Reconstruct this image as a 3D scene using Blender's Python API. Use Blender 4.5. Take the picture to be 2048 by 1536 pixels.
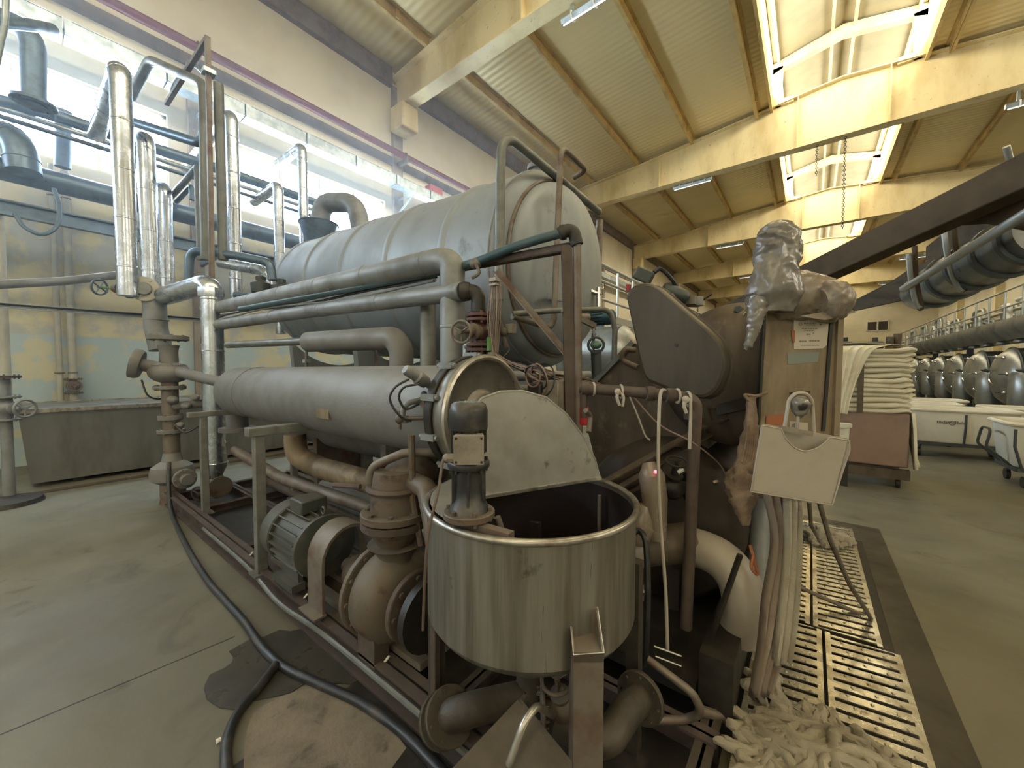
import bpy, math, random
from mathutils import Vector, Matrix
R = random.Random(7)
PI = math.pi
scene = bpy.context.scene
for o in list(bpy.data.objects): bpy.data.objects.remove(o)

# ------------------------------------------------------------------ camera
CAM = Vector((0.0, 0.0, 1.55)); FPX = 770.0
YAW = math.radians(37.8); PITCH = math.radians(2.1)
cd = bpy.data.cameras.new('camera'); cam = bpy.data.objects.new('camera', cd)
scene.collection.objects.link(cam); scene.camera = cam
cam.location = CAM; cam.rotation_euler = (PI/2 - PITCH, 0, YAW)
cd.sensor_fit = 'HORIZONTAL'; cd.sensor_width = 36.0; cd.lens = 36.0*FPX/2048.0
cd.clip_start = 0.02; cd.clip_end = 300

# ------------------------------------------------------------------ world, exposure
w = bpy.data.worlds.new('world'); scene.world = w; w.use_nodes = True
wb = w.node_tree.nodes['Background']
wb.inputs[0].default_value = (0.80, 0.90, 1.0, 1); wb.inputs[1].default_value = 0.25
vs = scene.view_settings
vs.view_transform = 'Standard'; vs.look = 'None'; vs.gamma = 1; vs.use_curve_mapping = False
vs.exposure = 0.08
WINDOW_E = 28.0; MONITOR_E = 20.0; RIGHT_E = 8.0; REAR_E = 1.5; HAZE = 0.027   # daylight at the panes, right ones added as fill; density of the haze   # strength of daylight at the panes

# ------------------------------------------------------------------ measuring helpers
RT = Vector((math.cos(YAW), math.sin(YAW), 0))
FH = Vector((-math.sin(YAW), math.cos(YAW), 0))
FW = FH*math.cos(PITCH) + Vector((0, 0, -math.sin(PITCH)))
UP = RT.cross(FW)
def ray(u, v): return FW + RT*((u-1024)/FPX) + UP*((768-v)/FPX)
def at(u, v, d):
    r = ray(u, v); return CAM + r*(d/r.dot(FH))
def atx(u, v, x):
    r = ray(u, v); return CAM + r*(x/r.x)
def aty(u, v, y):
    r = ray(u, v); return CAM + r*(y/r.y)
def atz(u, v, z):
    r = ray(u, v); return CAM + r*((z-CAM.z)/r.z)
V = Vector

# ------------------------------------------------------------------ mesh builder
def frame(axis, hint=None):
    a = V(axis).normalized()
    h = V(hint) if hint is not None else (V((0, 0, 1)) if abs(a.z) < .95 else V((1, 0, 0)))
    x = h.cross(a)
    if x.length < 1e-6: x = V((0, 1, 0)).cross(a)
    x.normalize(); y = a.cross(x)
    return x, y, a
class MB:
    def __init__(s): s.v = []; s.f = []; s.s = []
    def add(s, vs_, fs, smooth=True):
        b = len(s.v); s.v += [tuple(p) for p in vs_]
        for f in fs: s.f.append([i+b for i in f]); s.s.append(smooth)
        return s
    def box(s, c, d, M=None, bev=0.0):
        c = V(c); hx, hy, hz = d[0]/2, d[1]/2, d[2]/2
        P = [V((x*hx, y*hy, z*hz)) for x in (-1, 1) for y in (-1, 1) for z in (-1, 1)]
        if M is not None: P = [M @ p for p in P]
        return s.add([c+p for p in P], [(0,1,3,2),(4,6,7,5),(0,4,5,1),(2,3,7,6),(0,2,6,4),(1,5,7,3)], False)
    def span(s, a, b):
        a, b = V(a), V(b); return s.box((a+b)/2, [abs(b[i]-a[i]) for i in range(3)])
    def bar(s, a, b, w_, h, up=(0, 0, 1)):
        a, b = V(a), V(b); x, y, z = frame(b-a, up)
        x = x*(w_/2); y = y*(h/2)
        return s.add([a-x-y, a+x-y, a+x+y, a-x+y, b-x-y, b+x-y, b+x+y, b-x+y],
                     [(3,2,1,0),(4,5,6,7),(0,1,5,4),(1,2,6,5),(2,3,7,6),(3,0,4,7)], False)
    def chan(s, a, b, w_, h, t=.012, up=(0, 0, 1), kind='C'):
        a, b = V(a), V(b); x, y, z = frame(b-a, up)
        def pl(cx, cy, ww, hh):
            o_ = x*cx+y*cy; s.bar(a+o_, b+o_, ww, hh, up)
        if kind == 'C': pl(w_/2-t/2, 0, t, h); pl(0, h/2-t/2, w_, t); pl(0, -h/2+t/2, w_, t)
        if kind == 'I': pl(0, 0, t, h); pl(0, h/2-t/2, w_, t); pl(0, -h/2+t/2, w_, t)
        if kind == 'L': pl(w_/2-t/2, 0, t, h); pl(0, -h/2+t/2, w_, t)
        return s
    def tube(s, pts, r, n=14, cap=True, closed=False):
        pts = [V(p) for p in pts]; m = len(pts); rr = r if isinstance(r, (list, tuple)) else [r]*m
        vs_, fs = [], []
        t0 = (pts[1]-pts[0]).normalized(); x, y, _ = frame(t0)
        prev = t0
        for i, p in enumerate(pts):
            if closed: t = (pts[(i+1) % m]-pts[i-1]).normalized()
            elif i == 0: t = t0
            elif i == m-1: t = (pts[i]-pts[i-1]).normalized()
            else: t = ((pts[i+1]-p).normalized()+(p-pts[i-1]).normalized())
            if t.length < 1e-6: t = prev
            t = t.normalized(); q = prev.rotation_difference(t); x = q @ x; y = q @ y; prev = t
            for k in range(n):
                a = 2*PI*k/n; vs_.append(p+(x*math.cos(a)+y*math.sin(a))*rr[i])
        L = m if closed else m-1
        for i in range(L):
            j = (i+1) % m
            for k in range(n):
                k2 = (k+1) % n; fs.append((i*n+k, i*n+k2, j*n+k2, j*n+k))
        s.add(vs_, fs, True)
        if cap and not closed:
            s.add([vs_[k] for k in range(n)], [tuple(reversed(range(n)))], False)
            s.add([vs_[(m-1)*n+k] for k in range(n)], [tuple(range(n))], False)
        return s
    def lathe(s, prof, o, axis=(0, 0, 1), n=28, cap=True, hint=None):
        o = V(o); x, y, a = frame(axis, hint); vs_, fs = [], []
        for (r, h) in prof:
            for k in range(n):
                t = 2*PI*k/n; vs_.append(o+a*h+(x*math.cos(t)+y*math.sin(t))*r)
        for i in range(len(prof)-1):
            for k in range(n):
                k2 = (k+1) % n; fs.append((i*n+k, i*n+k2, (i+1)*n+k2, (i+1)*n+k))
        s.add(vs_, fs, True)
        if cap:
            if prof[0][0] > 1e-4: s.add(vs_[:n], [tuple(reversed(range(n)))], False)
            if prof[-1][0] > 1e-4: s.add(vs_[-n:], [tuple(range(n))], False)
        return s
    def cyl(s, a, b, r, n=20, r2=None):
        a, b = V(a), V(b); return s.lathe([(r, 0), (r if r2 is None else r2, (b-a).length)], a, b-a, n)
    def torus(s, c, axis, Rr, r, n=32, m=8):
        c = V(c); x, y, a = frame(axis)
        return s.tube([c+(x*math.cos(2*PI*k/n)+y*math.sin(2*PI*k/n))*Rr for k in range(n)], r, m, False, True)
    def ball(s, c, r, n=14, m=9, sc=(1, 1, 1), M=None):
        c = V(c); vs_, fs = [], []
        for i in range(m+1):
            p = PI*i/m
            for k in range(n):
                t = 2*PI*k/n; q = V((r*sc[0]*math.sin(p)*math.cos(t), r*sc[1]*math.sin(p)*math.sin(t), r*sc[2]*math.cos(p)))
                if M is not None: q = M @ q
                vs_.append(c+q)
        for i in range(m):
            for k in range(n):
                k2 = (k+1) % n; fs.append((i*n+k, (i+1)*n+k, (i+1)*n+k2, i*n+k2))
        return s.add(vs_, fs, True)
    def prism(s, poly, ext, smooth=False):
        poly = [V(p) for p in poly]; e = V(ext); n = len(poly)
        s.add(poly, [tuple(range(n))], False); s.add([p+e for p in poly], [tuple(reversed(range(n)))], False)
        return s.add(poly+[p+e for p in poly], [(i, (i+1) % n, (i+1) % n+n, i+n) for i in range(n)], smooth)
    def flange(s, c, axis, r, t=.02, bolts=8, br=.008, rb=None):
        c = V(c); x, y, a = frame(axis); s.lathe([(r*.96, -t/2), (r, -t/2+.003), (r, t/2-.003), (r*.96, t/2)], c, axis, 24)
        rb = rb or r*.82
        for k in range(bolts):
            q = c+(x*math.cos(2*PI*k/bolts)+y*math.sin(2*PI*k/bolts))*rb
            s.cyl(q-a*(t*.5+.012), q+a*(t*.5+.012), br, 6)
        return s
    def sheet(s, grid, th=0.0, smooth=True):
        nu, nv = len(grid), len(grid[0]); vs_ = [p for row in grid for p in row]
        fs = [(i*nv+j, (i+1)*nv+j, (i+1)*nv+j+1, i*nv+j+1) for i in range(nu-1) for j in range(nv-1)]
        return s.add(vs_, fs, smooth)

def rpath(pts, r=.1, n=6):
    pts = [V(p) for p in pts]; out = [pts[0]]
    for i in range(1, len(pts)-1):
        a, b, c = pts[i-1], pts[i], pts[i+1]
        d1 = (a-b); d2 = (c-b); L = min(d1.length, d2.length)*.49; d1.normalize(); d2.normalize()
        ang = d1.angle(d2)
        if ang > PI-.03: out.append(b); continue
        t = min(L, r/math.tan(ang/2)); p, q = b+d1*t, b+d2*t
        rr = t*math.tan(ang/2); bis = (d1+d2).normalized(); cc = b+bis*(rr/math.sin(ang/2))
        va, vb = p-cc, q-cc
        for k in range(n+1):
            w_ = PI-ang; f = k/n; out.append(cc+(va*math.sin((1-f)*w_)+vb*math.sin(f*w_))/math.sin(w_))
    out.append(pts[-1]); return out
def spline(pts, n=8):
    pts = [V(p) for p in pts]; P = [pts[0]*2-pts[1]]+pts+[pts[-1]*2-pts[-2]]; out = []
    for i in range(1, len(P)-2):
        for k in range(n):
            t = k/n; a, b, c, d = P[i-1], P[i], P[i+1], P[i+2]
            out.append(.5*((2*b)+(c-a)*t+(2*a-5*b+4*c-d)*t*t+(3*b-a-3*c+d)*t**3))
    out.append(pts[-1]); return out

# ------------------------------------------------------------------ object helpers
SC = scene.collection
def mkmesh(mb, mat, name):
    me = bpy.data.meshes.new(name); me.from_pydata([tuple(p) for p in mb.v], [], mb.f)
    me.polygons.foreach_set('use_smooth', mb.s); me.materials.append(mat)
    import bmesh
    bm = bmesh.new(); bm.from_mesh(me); bmesh.ops.recalc_face_normals(bm, faces=bm.faces); bm.to_mesh(me); bm.free()
    me.set_sharp_from_angle(angle=math.radians(42)); me.update(); return me
def link(name, data=None):
    o = bpy.data.objects.new(name, data); SC.objects.link(o); return o
def tag(o, label=None, cat=None, group=None, kind=None):
    if label: o['label'] = label
    if cat: o['category'] = cat
    if group: o['group'] = group
    if kind: o['kind'] = kind
    return o
class Thing:
    """An Empty at the thing's base that parents its parts; vertices stay in metres round that base."""
    def __init__(s, name, label, cat, base, group=None):
        s.b = V(base); s.o = link(name); s.o.location = s.b; s.o.empty_display_size = .1
        tag(s.o, label, cat, group)
    def part(s, name, mb, mat, label=None, up=None, bevel=0, kind=None):
        m2 = MB(); m2.v = [tuple(V(p)-s.b) for p in mb.v]; m2.f = mb.f; m2.s = mb.s
        o = link(name, mkmesh(m2, mat, name)); o.parent = up if up is not None else s.o
        if label: o['label'] = label
        if kind: o['kind'] = kind
        if bevel: bv(o, bevel)
        return o
def bv(o, w_, seg=2):
    m = o.modifiers.new('bevel', 'BEVEL'); m.width = w_; m.segments = seg; m.limit_method = 'ANGLE'; m.angle_limit = math.radians(50)
def solo(name, mb, mat, label=None, cat=None, group=None, kind=None, bevel=0, base=None):
    xs = [p[0] for p in mb.v]; ys = [p[1] for p in mb.v]; zs = [p[2] for p in mb.v]
    b = V(((min(xs)+max(xs))/2, (min(ys)+max(ys))/2, min(zs))) if base is None else V(base)
    m2 = MB(); m2.v = [tuple(V(p)-b) for p in mb.v]; m2.f = mb.f; m2.s = mb.s
    o = link(name, mkmesh(m2, mat, name)); o.location = b; tag(o, label, cat, group, kind)
    if bevel: bv(o, bevel)
    return o
def child(par, name, mb, mat, label=None, kind=None, bevel=0):
    b = par.matrix_basis.translation if par.parent is None else par.parent.location
    m2 = MB(); m2.v = [tuple(V(p)-b) for p in mb.v]; m2.f = mb.f; m2.s = mb.s
    o = link(name, mkmesh(m2, mat, name)); o.parent = par
    if label: o['label'] = label
    if kind: o['kind'] = kind
    if bevel: bv(o, bevel)
    return o
def dup(root, loc, rotz=None, label=None):
    r = root.copy(); SC.objects.link(r); r.location = loc
    if rotz is not None: r.rotation_euler = (0, 0, rotz)
    if label: r['label'] = label
    for ch in list(root.children):
        c = ch.copy(); SC.objects.link(c); c.parent = r
        for g in list(ch.children):
            d = g.copy(); SC.objects.link(d); d.parent = c
    return r

# ------------------------------------------------------------------ materials
def mat(name, col, rough=.6, metal=0.0, dirt=None, amt=.5, scale=3.0, stretch=(1, 1, 1), bump=.0, bscale=40.0,
        dirt2=None, amt2=.3, scale2=9.0, up_dust=None, up_amt=.5, alpha=None, trans=0, spec=.5, rvar=.15):
    m = bpy.data.materials.new(name); m.use_nodes = True; nt = m.node_tree; N = nt.nodes; Lk = nt.links
    p = N['Principled BSDF']; p.inputs['Roughness'].default_value = rough; p.inputs['Metallic'].default_value = metal
    p.inputs['Specular IOR Level'].default_value = spec
    if trans: p.inputs['Transmission Weight'].default_value = trans
    tc = N.new('ShaderNodeTexCoord'); mp = N.new('ShaderNodeMapping'); mp.inputs['Scale'].default_value = stretch
    Lk.new(tc.outputs['Object'], mp.inputs['Vector'])
    def noise(sc, det=5, src=None):
        n = N.new('ShaderNodeTexNoise'); n.inputs['Scale'].default_value = sc; n.inputs['Detail'].default_value = det
        n.inputs['Roughness'].default_value = .62
        Lk.new(src or mp.outputs['Vector'], n.inputs['Vector']); return n
    def ramp(src, a, b):
        r = N.new('ShaderNodeMapRange'); r.inputs['From Min'].default_value = a; r.inputs['From Max'].default_value = b
        Lk.new(src, r.inputs['Value']); return r
    def mix(fac, A, Bc):
        x = N.new('ShaderNodeMix'); x.data_type = 'RGBA'
        if hasattr(fac, 'links') or not isinstance(fac, float): Lk.new(fac, x.inputs['Factor'])
        else: x.inputs['Factor'].default_value = fac
        for k, c in ((6, A), (7, Bc)):
            if isinstance(c, tuple): x.inputs[k].default_value = (*c, 1)
            else: Lk.new(c, x.inputs[k])
        return x.outputs[2]
    cur = tuple(col)
    if dirt is not None:
        n = noise(scale); r = ramp(n.outputs['Fac'], .62-amt*.34, .72-amt*.1); cur = mix(r.outputs[0], cur, tuple(dirt))
        rr = ramp(n.outputs['Fac'], .2, .8); rr.inputs['To Min'].default_value = max(.02, rough-rvar); rr.inputs['To Max'].default_value = min(1, rough+rvar)
        Lk.new(rr.outputs[0], p.inputs['Roughness'])
    if dirt2 is not None:
        n2 = noise(scale2, 6, tc.outputs['Object']); r2 = ramp(n2.outputs['Fac'], .66-amt2*.25, .74-amt2*.15); cur = mix(r2.outputs[0], cur, tuple(dirt2))
    if up_dust is not None:   # settled dust lies on upward faces
        g = N.new('ShaderNodeNewGeometry'); sx = N.new('ShaderNodeSeparateXYZ'); Lk.new(g.outputs['Normal'], sx.inputs[0])
        r3 = ramp(sx.outputs['Z'], .2, 1.0); r3.inputs['To Max'].default_value = up_amt; cur = mix(r3.outputs[0], cur, tuple(up_dust))
    if isinstance(cur, tuple): p.inputs['Base Color'].default_value = (*cur, 1)
    else: Lk.new(cur, p.inputs['Base Color'])
    if bump:
        nb = noise(bscale, 4, tc.outputs['Object']); b = N.new('ShaderNodeBump'); b.inputs['Strength'].default_value = bump
        b.inputs['Distance'].default_value = .01; Lk.new(nb.outputs['Fac'], b.inputs['Height']); Lk.new(b.outputs[0], p.inputs['Normal'])
    if alpha is not None: p.inputs['Alpha'].default_value = alpha
    return m
def emat(name, col, e):
    m = bpy.data.materials.new(name); m.use_nodes = True; p = m.node_tree.nodes['Principled BSDF']
    p.inputs['Base Color'].default_value = (.8, .85, .9, 1); p.inputs['Emission Color'].default_value = (*col, 1)
    p.inputs['Emission Strength'].default_value = e; return m

M_win = emat('window daylight', (.66, .83, 1.0), WINDOW_E)
M_mon = emat('skylight daylight', (1.0, .94, .76), MONITOR_E)
M_rfill = emat('added right window fill', (1.0, .91, .72), RIGHT_E)
M_bwin = emat('rear window daylight', (1.0, .93, .80), REAR_E)
M_cream = mat('cream painted steel', (.68, .56, .31), .45, dirt=(.53, .41, .20), amt=.45, scale=1.2, stretch=(1, 1, .35), dirt2=(.38, .28, .14), amt2=.12, scale2=7)
M_purlin = mat('ochre painted purlin', (.50, .36, .14), .5, dirt=(.36, .24, .09), amt=.5, scale=2)
M_frame = mat('cream window frame', (.66, .60, .46), .5)
M_silver = mat('aluminium cladding', (.55, .60, .66), .27, .95, dirt=(.33, .36, .38), amt=.5, scale=5, bump=.14, bscale=10)
M_dusty = mat('dusty insulated pipe', (.24, .25, .25), .55, .35, dirt=(.16, .16, .15), amt=.5, scale=4, bump=.2, bscale=30, up_dust=(.30, .29, .27), up_amt=.5)
M_dpipe = mat('dark blue grey pipe', (.13, .19, .25), .38, .5, dirt=(.08, .10, .12), amt=.4, scale=4)
M_mpipe = mat('grey green pipe', (.15, .16, .145), .45, .3, dirt=(.10, .10, .085), amt=.5, scale=5, up_dust=(.22, .20, .17), up_amt=.4)
M_galv = mat('galvanised sheet', (.42, .47, .49), .38, .75, dirt=(.27, .32, .33), amt=.6, scale=6, dirt2=(.55, .58, .58), amt2=.3)
M_redp = mat('red painted pipe', (.14, .03, .04), .4, dirt=(.09, .025, .03), amt=.5, scale=3)
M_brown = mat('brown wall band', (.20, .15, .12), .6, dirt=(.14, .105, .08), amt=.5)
M_steel = mat('brushed stainless', (.30, .29, .255), .36, .7, dirt=(.15, .128, .10), amt=.65, scale=6, stretch=(3, 3, .16), dirt2=(.075, .058, .042), amt2=.12, scale2=5)
M_steel2 = mat('dull stainless lid', (.31, .30, .275), .5, .55, dirt=(.23, .215, .19), amt=.55, scale=3, dirt2=(.10, .08, .065), amt2=.14, scale2=8)
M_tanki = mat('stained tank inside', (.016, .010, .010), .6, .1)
M_rim = mat('polished rim', (.50, .48, .43), .34, .85, dirt=(.22, .19, .15), amt=.45, scale=8)
M_tank = mat('big tank dusty steel', (.27, .295, .31), .55, .25, dirt=(.21, .225, .23), amt=.5, scale=1.4, stretch=(1, 1, .5), dirt2=(.16, .16, .15), amt2=.14, scale2=3, up_dust=(.32, .33, .32), up_amt=.4)
M_exch = mat('heat exchanger dusty steel', (.19, .183, .17), .6, .2, dirt=(.15, .14, .125), amt=.5, scale=3, bump=.12, bscale=60, up_dust=(.26, .25, .23), up_amt=.55)
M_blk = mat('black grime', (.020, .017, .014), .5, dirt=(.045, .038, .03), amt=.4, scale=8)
M_hose = mat('black rubber hose', (.022, .022, .024), .42, dirt=(.07, .06, .05), amt=.3, scale=10)
M_motor = mat('dark grey green motor', (.06, .066, .058), .5, .2, dirt=(.10, .092, .075), amt=.5, scale=8, up_dust=(.14, .13, .11), up_amt=.6)
M_mixer = mat('dark motor paint', (.036, .036, .038), .38, .3, dirt=(.10, .088, .07), amt=.45, scale=10, up_dust=(.15, .135, .115), up_amt=.5)
M_tbox = mat('dirty grey terminal box', (.24, .21, .17), .6, dirt=(.15, .125, .095), amt=.5, scale=14)
M_cast = mat('grimy cast iron', (.115, .095, .072), .62, .15, dirt=(.14, .085, .05), amt=.5, scale=9, dirt2=(.045, .036, .028), amt2=.4, up_dust=(.20, .175, .14), up_amt=.4, bump=.3)
M_rust = mat('rusty painted steel', (.098, .070, .054), .7, .1, dirt=(.062, .048, .038), amt=.6, scale=6, dirt2=(.17, .095, .055), amt2=.2, bump=.25)
M_skid = mat('reddish skid steel', (.085, .058, .048), .62, .15, dirt=(.05, .04, .034), amt=.6, scale=5, dirt2=(.17, .12, .095), amt2=.2, up_dust=(.14, .115, .10), up_amt=.4)
M_bframe = mat('grey brown frame steel', (.17, .145, .115), .55, .3, dirt=(.12, .07, .05), amt=.5, scale=6, up_dust=(.24, .21, .17), up_amt=.5)
M_gsteel = mat('grey square tube', (.21, .21, .19), .5, .4, dirt=(.13, .12, .10), amt=.5, scale=6)
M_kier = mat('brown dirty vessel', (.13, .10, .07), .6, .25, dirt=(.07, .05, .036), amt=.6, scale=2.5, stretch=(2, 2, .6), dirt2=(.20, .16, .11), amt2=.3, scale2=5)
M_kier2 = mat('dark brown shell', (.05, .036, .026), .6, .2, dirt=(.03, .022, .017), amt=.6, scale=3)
M_cover = mat('dark olive belt cover', (.060, .048, .032), .5, .15, dirt=(.040, .032, .022), amt=.6, scale=3, stretch=(2, 2, .4), up_dust=(.16, .13, .09), up_amt=.5, bump=.1, bscale=25)
M_arm = mat('dark transport arm', (.090, .068, .045), .9, .0, dirt=(.060, .046, .032), amt=.5, scale=2, spec=.1)
M_pillar = mat('stained beige pillar', (.235, .18, .11), .55, .1, dirt=(.13, .09, .055), amt=.6, scale=3, stretch=(2, 2, .6), dirt2=(.30, .235, .15), amt2=.35, scale2=5)
M_wrap = mat('dusty plastic wrap', (.25, .205, .155), .28, 0, dirt=(.16, .125, .095), amt=.5, scale=5, bump=.35, bscale=22, alpha=.95, spec=.7)
M_clear = mat('clear plastic wrap', (.20, .18, .155), .2, 0, dirt=(.13, .115, .095), amt=.5, scale=8, bump=.35, bscale=22, alpha=.88, spec=.8)
M_wbox = mat('milky plastic', (.37, .33, .27), .38, dirt=(.32, .28, .22), amt=.5, scale=4)
M_white = mat('white painted metal', (.72, .70, .62), .45, dirt=(.58, .55, .47), amt=.4)
M_cart = mat('white tub plastic', (.78, .74, .62), .45, dirt=(.66, .61, .48), amt=.4, scale=2)
M_cloth = mat('cream cotton cloth', (.36, .325, .25), .9, dirt=(.25, .215, .16), amt=.5, scale=5, bump=.5, bscale=60)
M_cloth2 = mat('white knitted fabric', (.80, .75, .60), .9, dirt=(.68, .62, .46), amt=.4, scale=4, bump=.4, bscale=50)
M_drape = mat('soiled pink beige cloth', (.28, .225, .175), .85, dirt=(.16, .105, .09), amt=.5, scale=3, bump=.3, bscale=30)
M_rag = mat('stained rag', (.26, .19, .13), .9, dirt=(.13, .085, .06), amt=.6, scale=9, bump=.4, bscale=40)
M_pink = mat('pinkish brown wrapped box', (.30, .20, .155), .4, dirt=(.22, .15, .11), amt=.5, scale=2.5, bump=.3, bscale=8)
M_teal = mat('teal plastic pipe', (.035, .085, .10), .42, dirt=(.08, .10, .10), amt=.5, scale=6, up_dust=(.16, .18, .18), up_amt=.3)
M_grill = mat('perforated galvanised tread', (.58, .55, .46), .28, .8, dirt=(.34, .30, .22), amt=.5, scale=9, dirt2=(.15, .12, .09), amt2=.2, scale2=14)
M_chrome = mat('shiny chrome', (.7, .68, .62), .15, 1.0)
M_wire = mat('pink brown wire', (.23, .15, .12), .6)
M_wire2 = mat('pale wire', (.38, .34, .28), .6)
M_green = mat('green tag', (.10, .22, .06), .5)
M_redb = mat('red plastic', (.40, .03, .03), .4)
M_redled = emat('red indicator lamp', (1.0, .05, .12), 3.0)
M_glassg = mat('greenish glass', (.10, .22, .16), .1, spec=.8)
M_paper = mat('paper label', (.50, .44, .34), .6)
M_ink = mat('faded print', (.20, .19, .14), .7)
M_orange = mat('orange sticker', (.34, .12, .05), .6)
M_bluesm = mat('faded blue label', (.20, .22, .19), .6)
M_dgreen = mat('dark green blue motor', (.05, .10, .12), .4, .3)
M_mach = mat('dyeing machine steel', (.33, .335, .31), .36, .7, dirt=(.19, .195, .18), amt=.55, scale=2)
M_machd = mat('dark machine part', (.07, .08, .075), .45, .3)
M_rail = mat('light handrail steel', (.36, .37, .34), .42, .6)
M_lampw = emat('lamp tube', (1.0, .96, .85), 1.2)
M_dkglass = mat('dark window glass', (.06, .05, .045), .1)
M_pale = mat('pale wall pipe paint', (.42, .41, .33), .6, dirt=(.30, .29, .24), amt=.5, scale=3)
M_dish = mat('dull dished cover', (.27, .255, .225), .42, .7, dirt=(.17, .15, .125), amt=.55, scale=5)
M_cord = mat('dirty brown cord', (.12, .085, .065), .7)
M_trough = mat('trough stainless', (.25, .255, .245), .4, .6, dirt=(.18, .175, .16), amt=.5, scale=2, stretch=(1.5, 1.5, .4))
M_tubed = mat('dark grey tube', (.16, .165, .155), .35, .6, dirt=(.10, .10, .095), amt=.5, scale=3)
M_mroof = mat('grey monitor sheet', (.21, .19, .13), .6, .0, dirt=(.17, .155, .105), amt=.5, scale=1)
M_rvalve = mat('red brown valve paint', (.10, .045, .04), .5, .1, dirt=(.06, .035, .03), amt=.5, scale=9)
M_grime = mat('dark oily grime', (.062, .050, .036), .55, .1, dirt=(.03, .024, .018), amt=.6, scale=9, up_dust=(.11, .09, .068), up_amt=.4, bump=.3)
# ------------------------------------------------------------------ setting: special materials
def wall_mat():
    m = bpy.data.materials.new('plastered wall'); m.use_nodes = True; nt = m.node_tree; N = nt.nodes; L = nt.links
    p = N['Principled BSDF']; p.inputs['Roughness'].default_value = .75
    g = N.new('ShaderNodeTexCoord'); sx = N.new('ShaderNodeSeparateXYZ'); L.new(g.outputs['Object'], sx.inputs[0])
    def nz(s, d=6):
        n = N.new('ShaderNodeTexNoise'); n.inputs['Scale'].default_value = s; n.inputs['Detail'].default_value = d; n.inputs['Roughness'].default_value = .65
        L.new(g.outputs['Object'], n.inputs['Vector']); return n.outputs['Fac']
    def mr(src, a, b, c=0, d=1):
        r = N.new('ShaderNodeMapRange'); L.new(src, r.inputs['Value'])
        for k, x in zip(('From Min', 'From Max', 'To Min', 'To Max'), (a, b, c, d)): r.inputs[k].default_value = x
        return r.outputs[0]
    def mx(f, a, b):
        x = N.new('ShaderNodeMix'); x.data_type = 'RGBA'; L.new(f, x.inputs['Factor'])
        for k, c in ((6, a), (7, b)):
            if isinstance(c, tuple): x.inputs[k].default_value = (*c, 1)
            else: L.new(c, x.inputs[k])
        return x.outputs[2]
    def math_(op, a, b):
        x = N.new('ShaderNodeMath'); x.operation = op
        for i, c in enumerate((a, b)):
            if isinstance(c, float): x.inputs[i].default_value = c
            else: L.new(c, x.inputs[i])
        return x.outputs[0]
    upper = mx(mr(nz(.5), .4, .65), (.70, .63, .46), (.60, .53, .38))
    worn = mx(mr(nz(1.3), .46, .56), (.62, .55, .33), (.42, .43, .38))
    low_f = mr(math_('ADD', sx.outputs['Z'], mr(nz(.8), 0, 1, -.8, .8)), 4.2, 4.7)
    base = mx(low_f, worn, upper)
    blue = mx(mr(nz(1.5), .50, .56), (.40, .50, .52), (.56, .53, .36))
    dado = mr(sx.outputs['Z'], 2.12, 2.14)
    c = mx(dado, blue, base)
    L.new(c, p.inputs['Base Color']); return m
def floor_mat():
    m = bpy.data.materials.new('worn concrete floor'); m.use_nodes = True; nt = m.node_tree; N = nt.nodes; L = nt.links
    p = N['Principled BSDF']
    g = N.new('ShaderNodeTexCoord')
    def nz(s, d=6, dist=0.0):
        n = N.new('ShaderNodeTexNoise'); n.inputs['Scale'].default_value = s; n.inputs['Detail'].default_value = d; n.inputs['Roughness'].default_value = .6
        n.inputs['Distortion'].default_value = dist
        L.new(g.outputs['Object'], n.inputs['Vector']); return n.outputs['Fac']
    def mr(src, a, b, c=0, d=1):
        r = N.new('ShaderNodeMapRange'); L.new(src, r.inputs['Value'])
        for k, x in zip(('From Min', 'From Max', 'To Min', 'To Max'), (a, b, c, d)): r.inputs[k].default_value = x
        return r.outputs[0]
    def mx(f, a, b):
        x = N.new('ShaderNodeMix'); x.data_type = 'RGBA'; L.new(f, x.inputs['Factor'])
        for k, c in ((6, a), (7, b)):
            if isinstance(c, tuple): x.inputs[k].default_value = (*c, 1)
            else: L.new(c, x.inputs[k])
        return x.outputs[2]
    c = mx(mr(nz(.7, 6, .5), .40, .62), (.185, .172, .125), (.130, .120, .086))
    c = mx(mr(nz(2.2, 8, 1.2), .58, .72), c, (.095, .085, .06))
    L.new(c, p.inputs['Base Color'])
    L.new(mr(nz(1.1), .35, .65, .38, .62), p.inputs['Roughness'])
    b = N.new('ShaderNodeBump'); b.inputs['Strength'].default_value = .12; b.inputs['Distance'].default_value = .01
    L.new(nz(25), b.inputs['Height']); L.new(b.outputs[0], p.inputs['Normal']); return m
def roof_mat():
    m = bpy.data.materials.new('ribbed roof sheet'); m.use_nodes = True; nt = m.node_tree; N = nt.nodes; L = nt.links
    p = N['Principled BSDF']; p.inputs['Roughness'].default_value = .36; p.inputs['Metallic'].default_value = .12
    g = N.new('ShaderNodeTexCoord')
    n = N.new('ShaderNodeTexNoise'); n.inputs['Scale'].default_value = .35; L.new(g.outputs['Object'], n.inputs['Vector'])
    x = N.new('ShaderNodeMix'); x.data_type = 'RGBA'; x.inputs[6].default_value = (.74, .62, .35, 1); x.inputs[7].default_value = (.62, .51, .27, 1)
    L.new(n.outputs['Fac'], x.inputs['Factor']); L.new(x.outputs[2], p.inputs['Base Color'])
    wv = N.new('ShaderNodeTexWave'); wv.bands_direction = 'Y'; wv.inputs['Scale'].default_value = 1.5; wv.inputs['Distortion'].default_value = .15
    L.new(g.outputs['Object'], wv.inputs['Vector'])
    b = N.new('ShaderNodeBump'); b.inputs['Strength'].default_value = .45; b.inputs['Distance'].default_value = .02
    L.new(wv.outputs['Fac'], b.inputs['Height']); L.new(b.outputs[0], p.inputs['Normal']); return m
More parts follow.
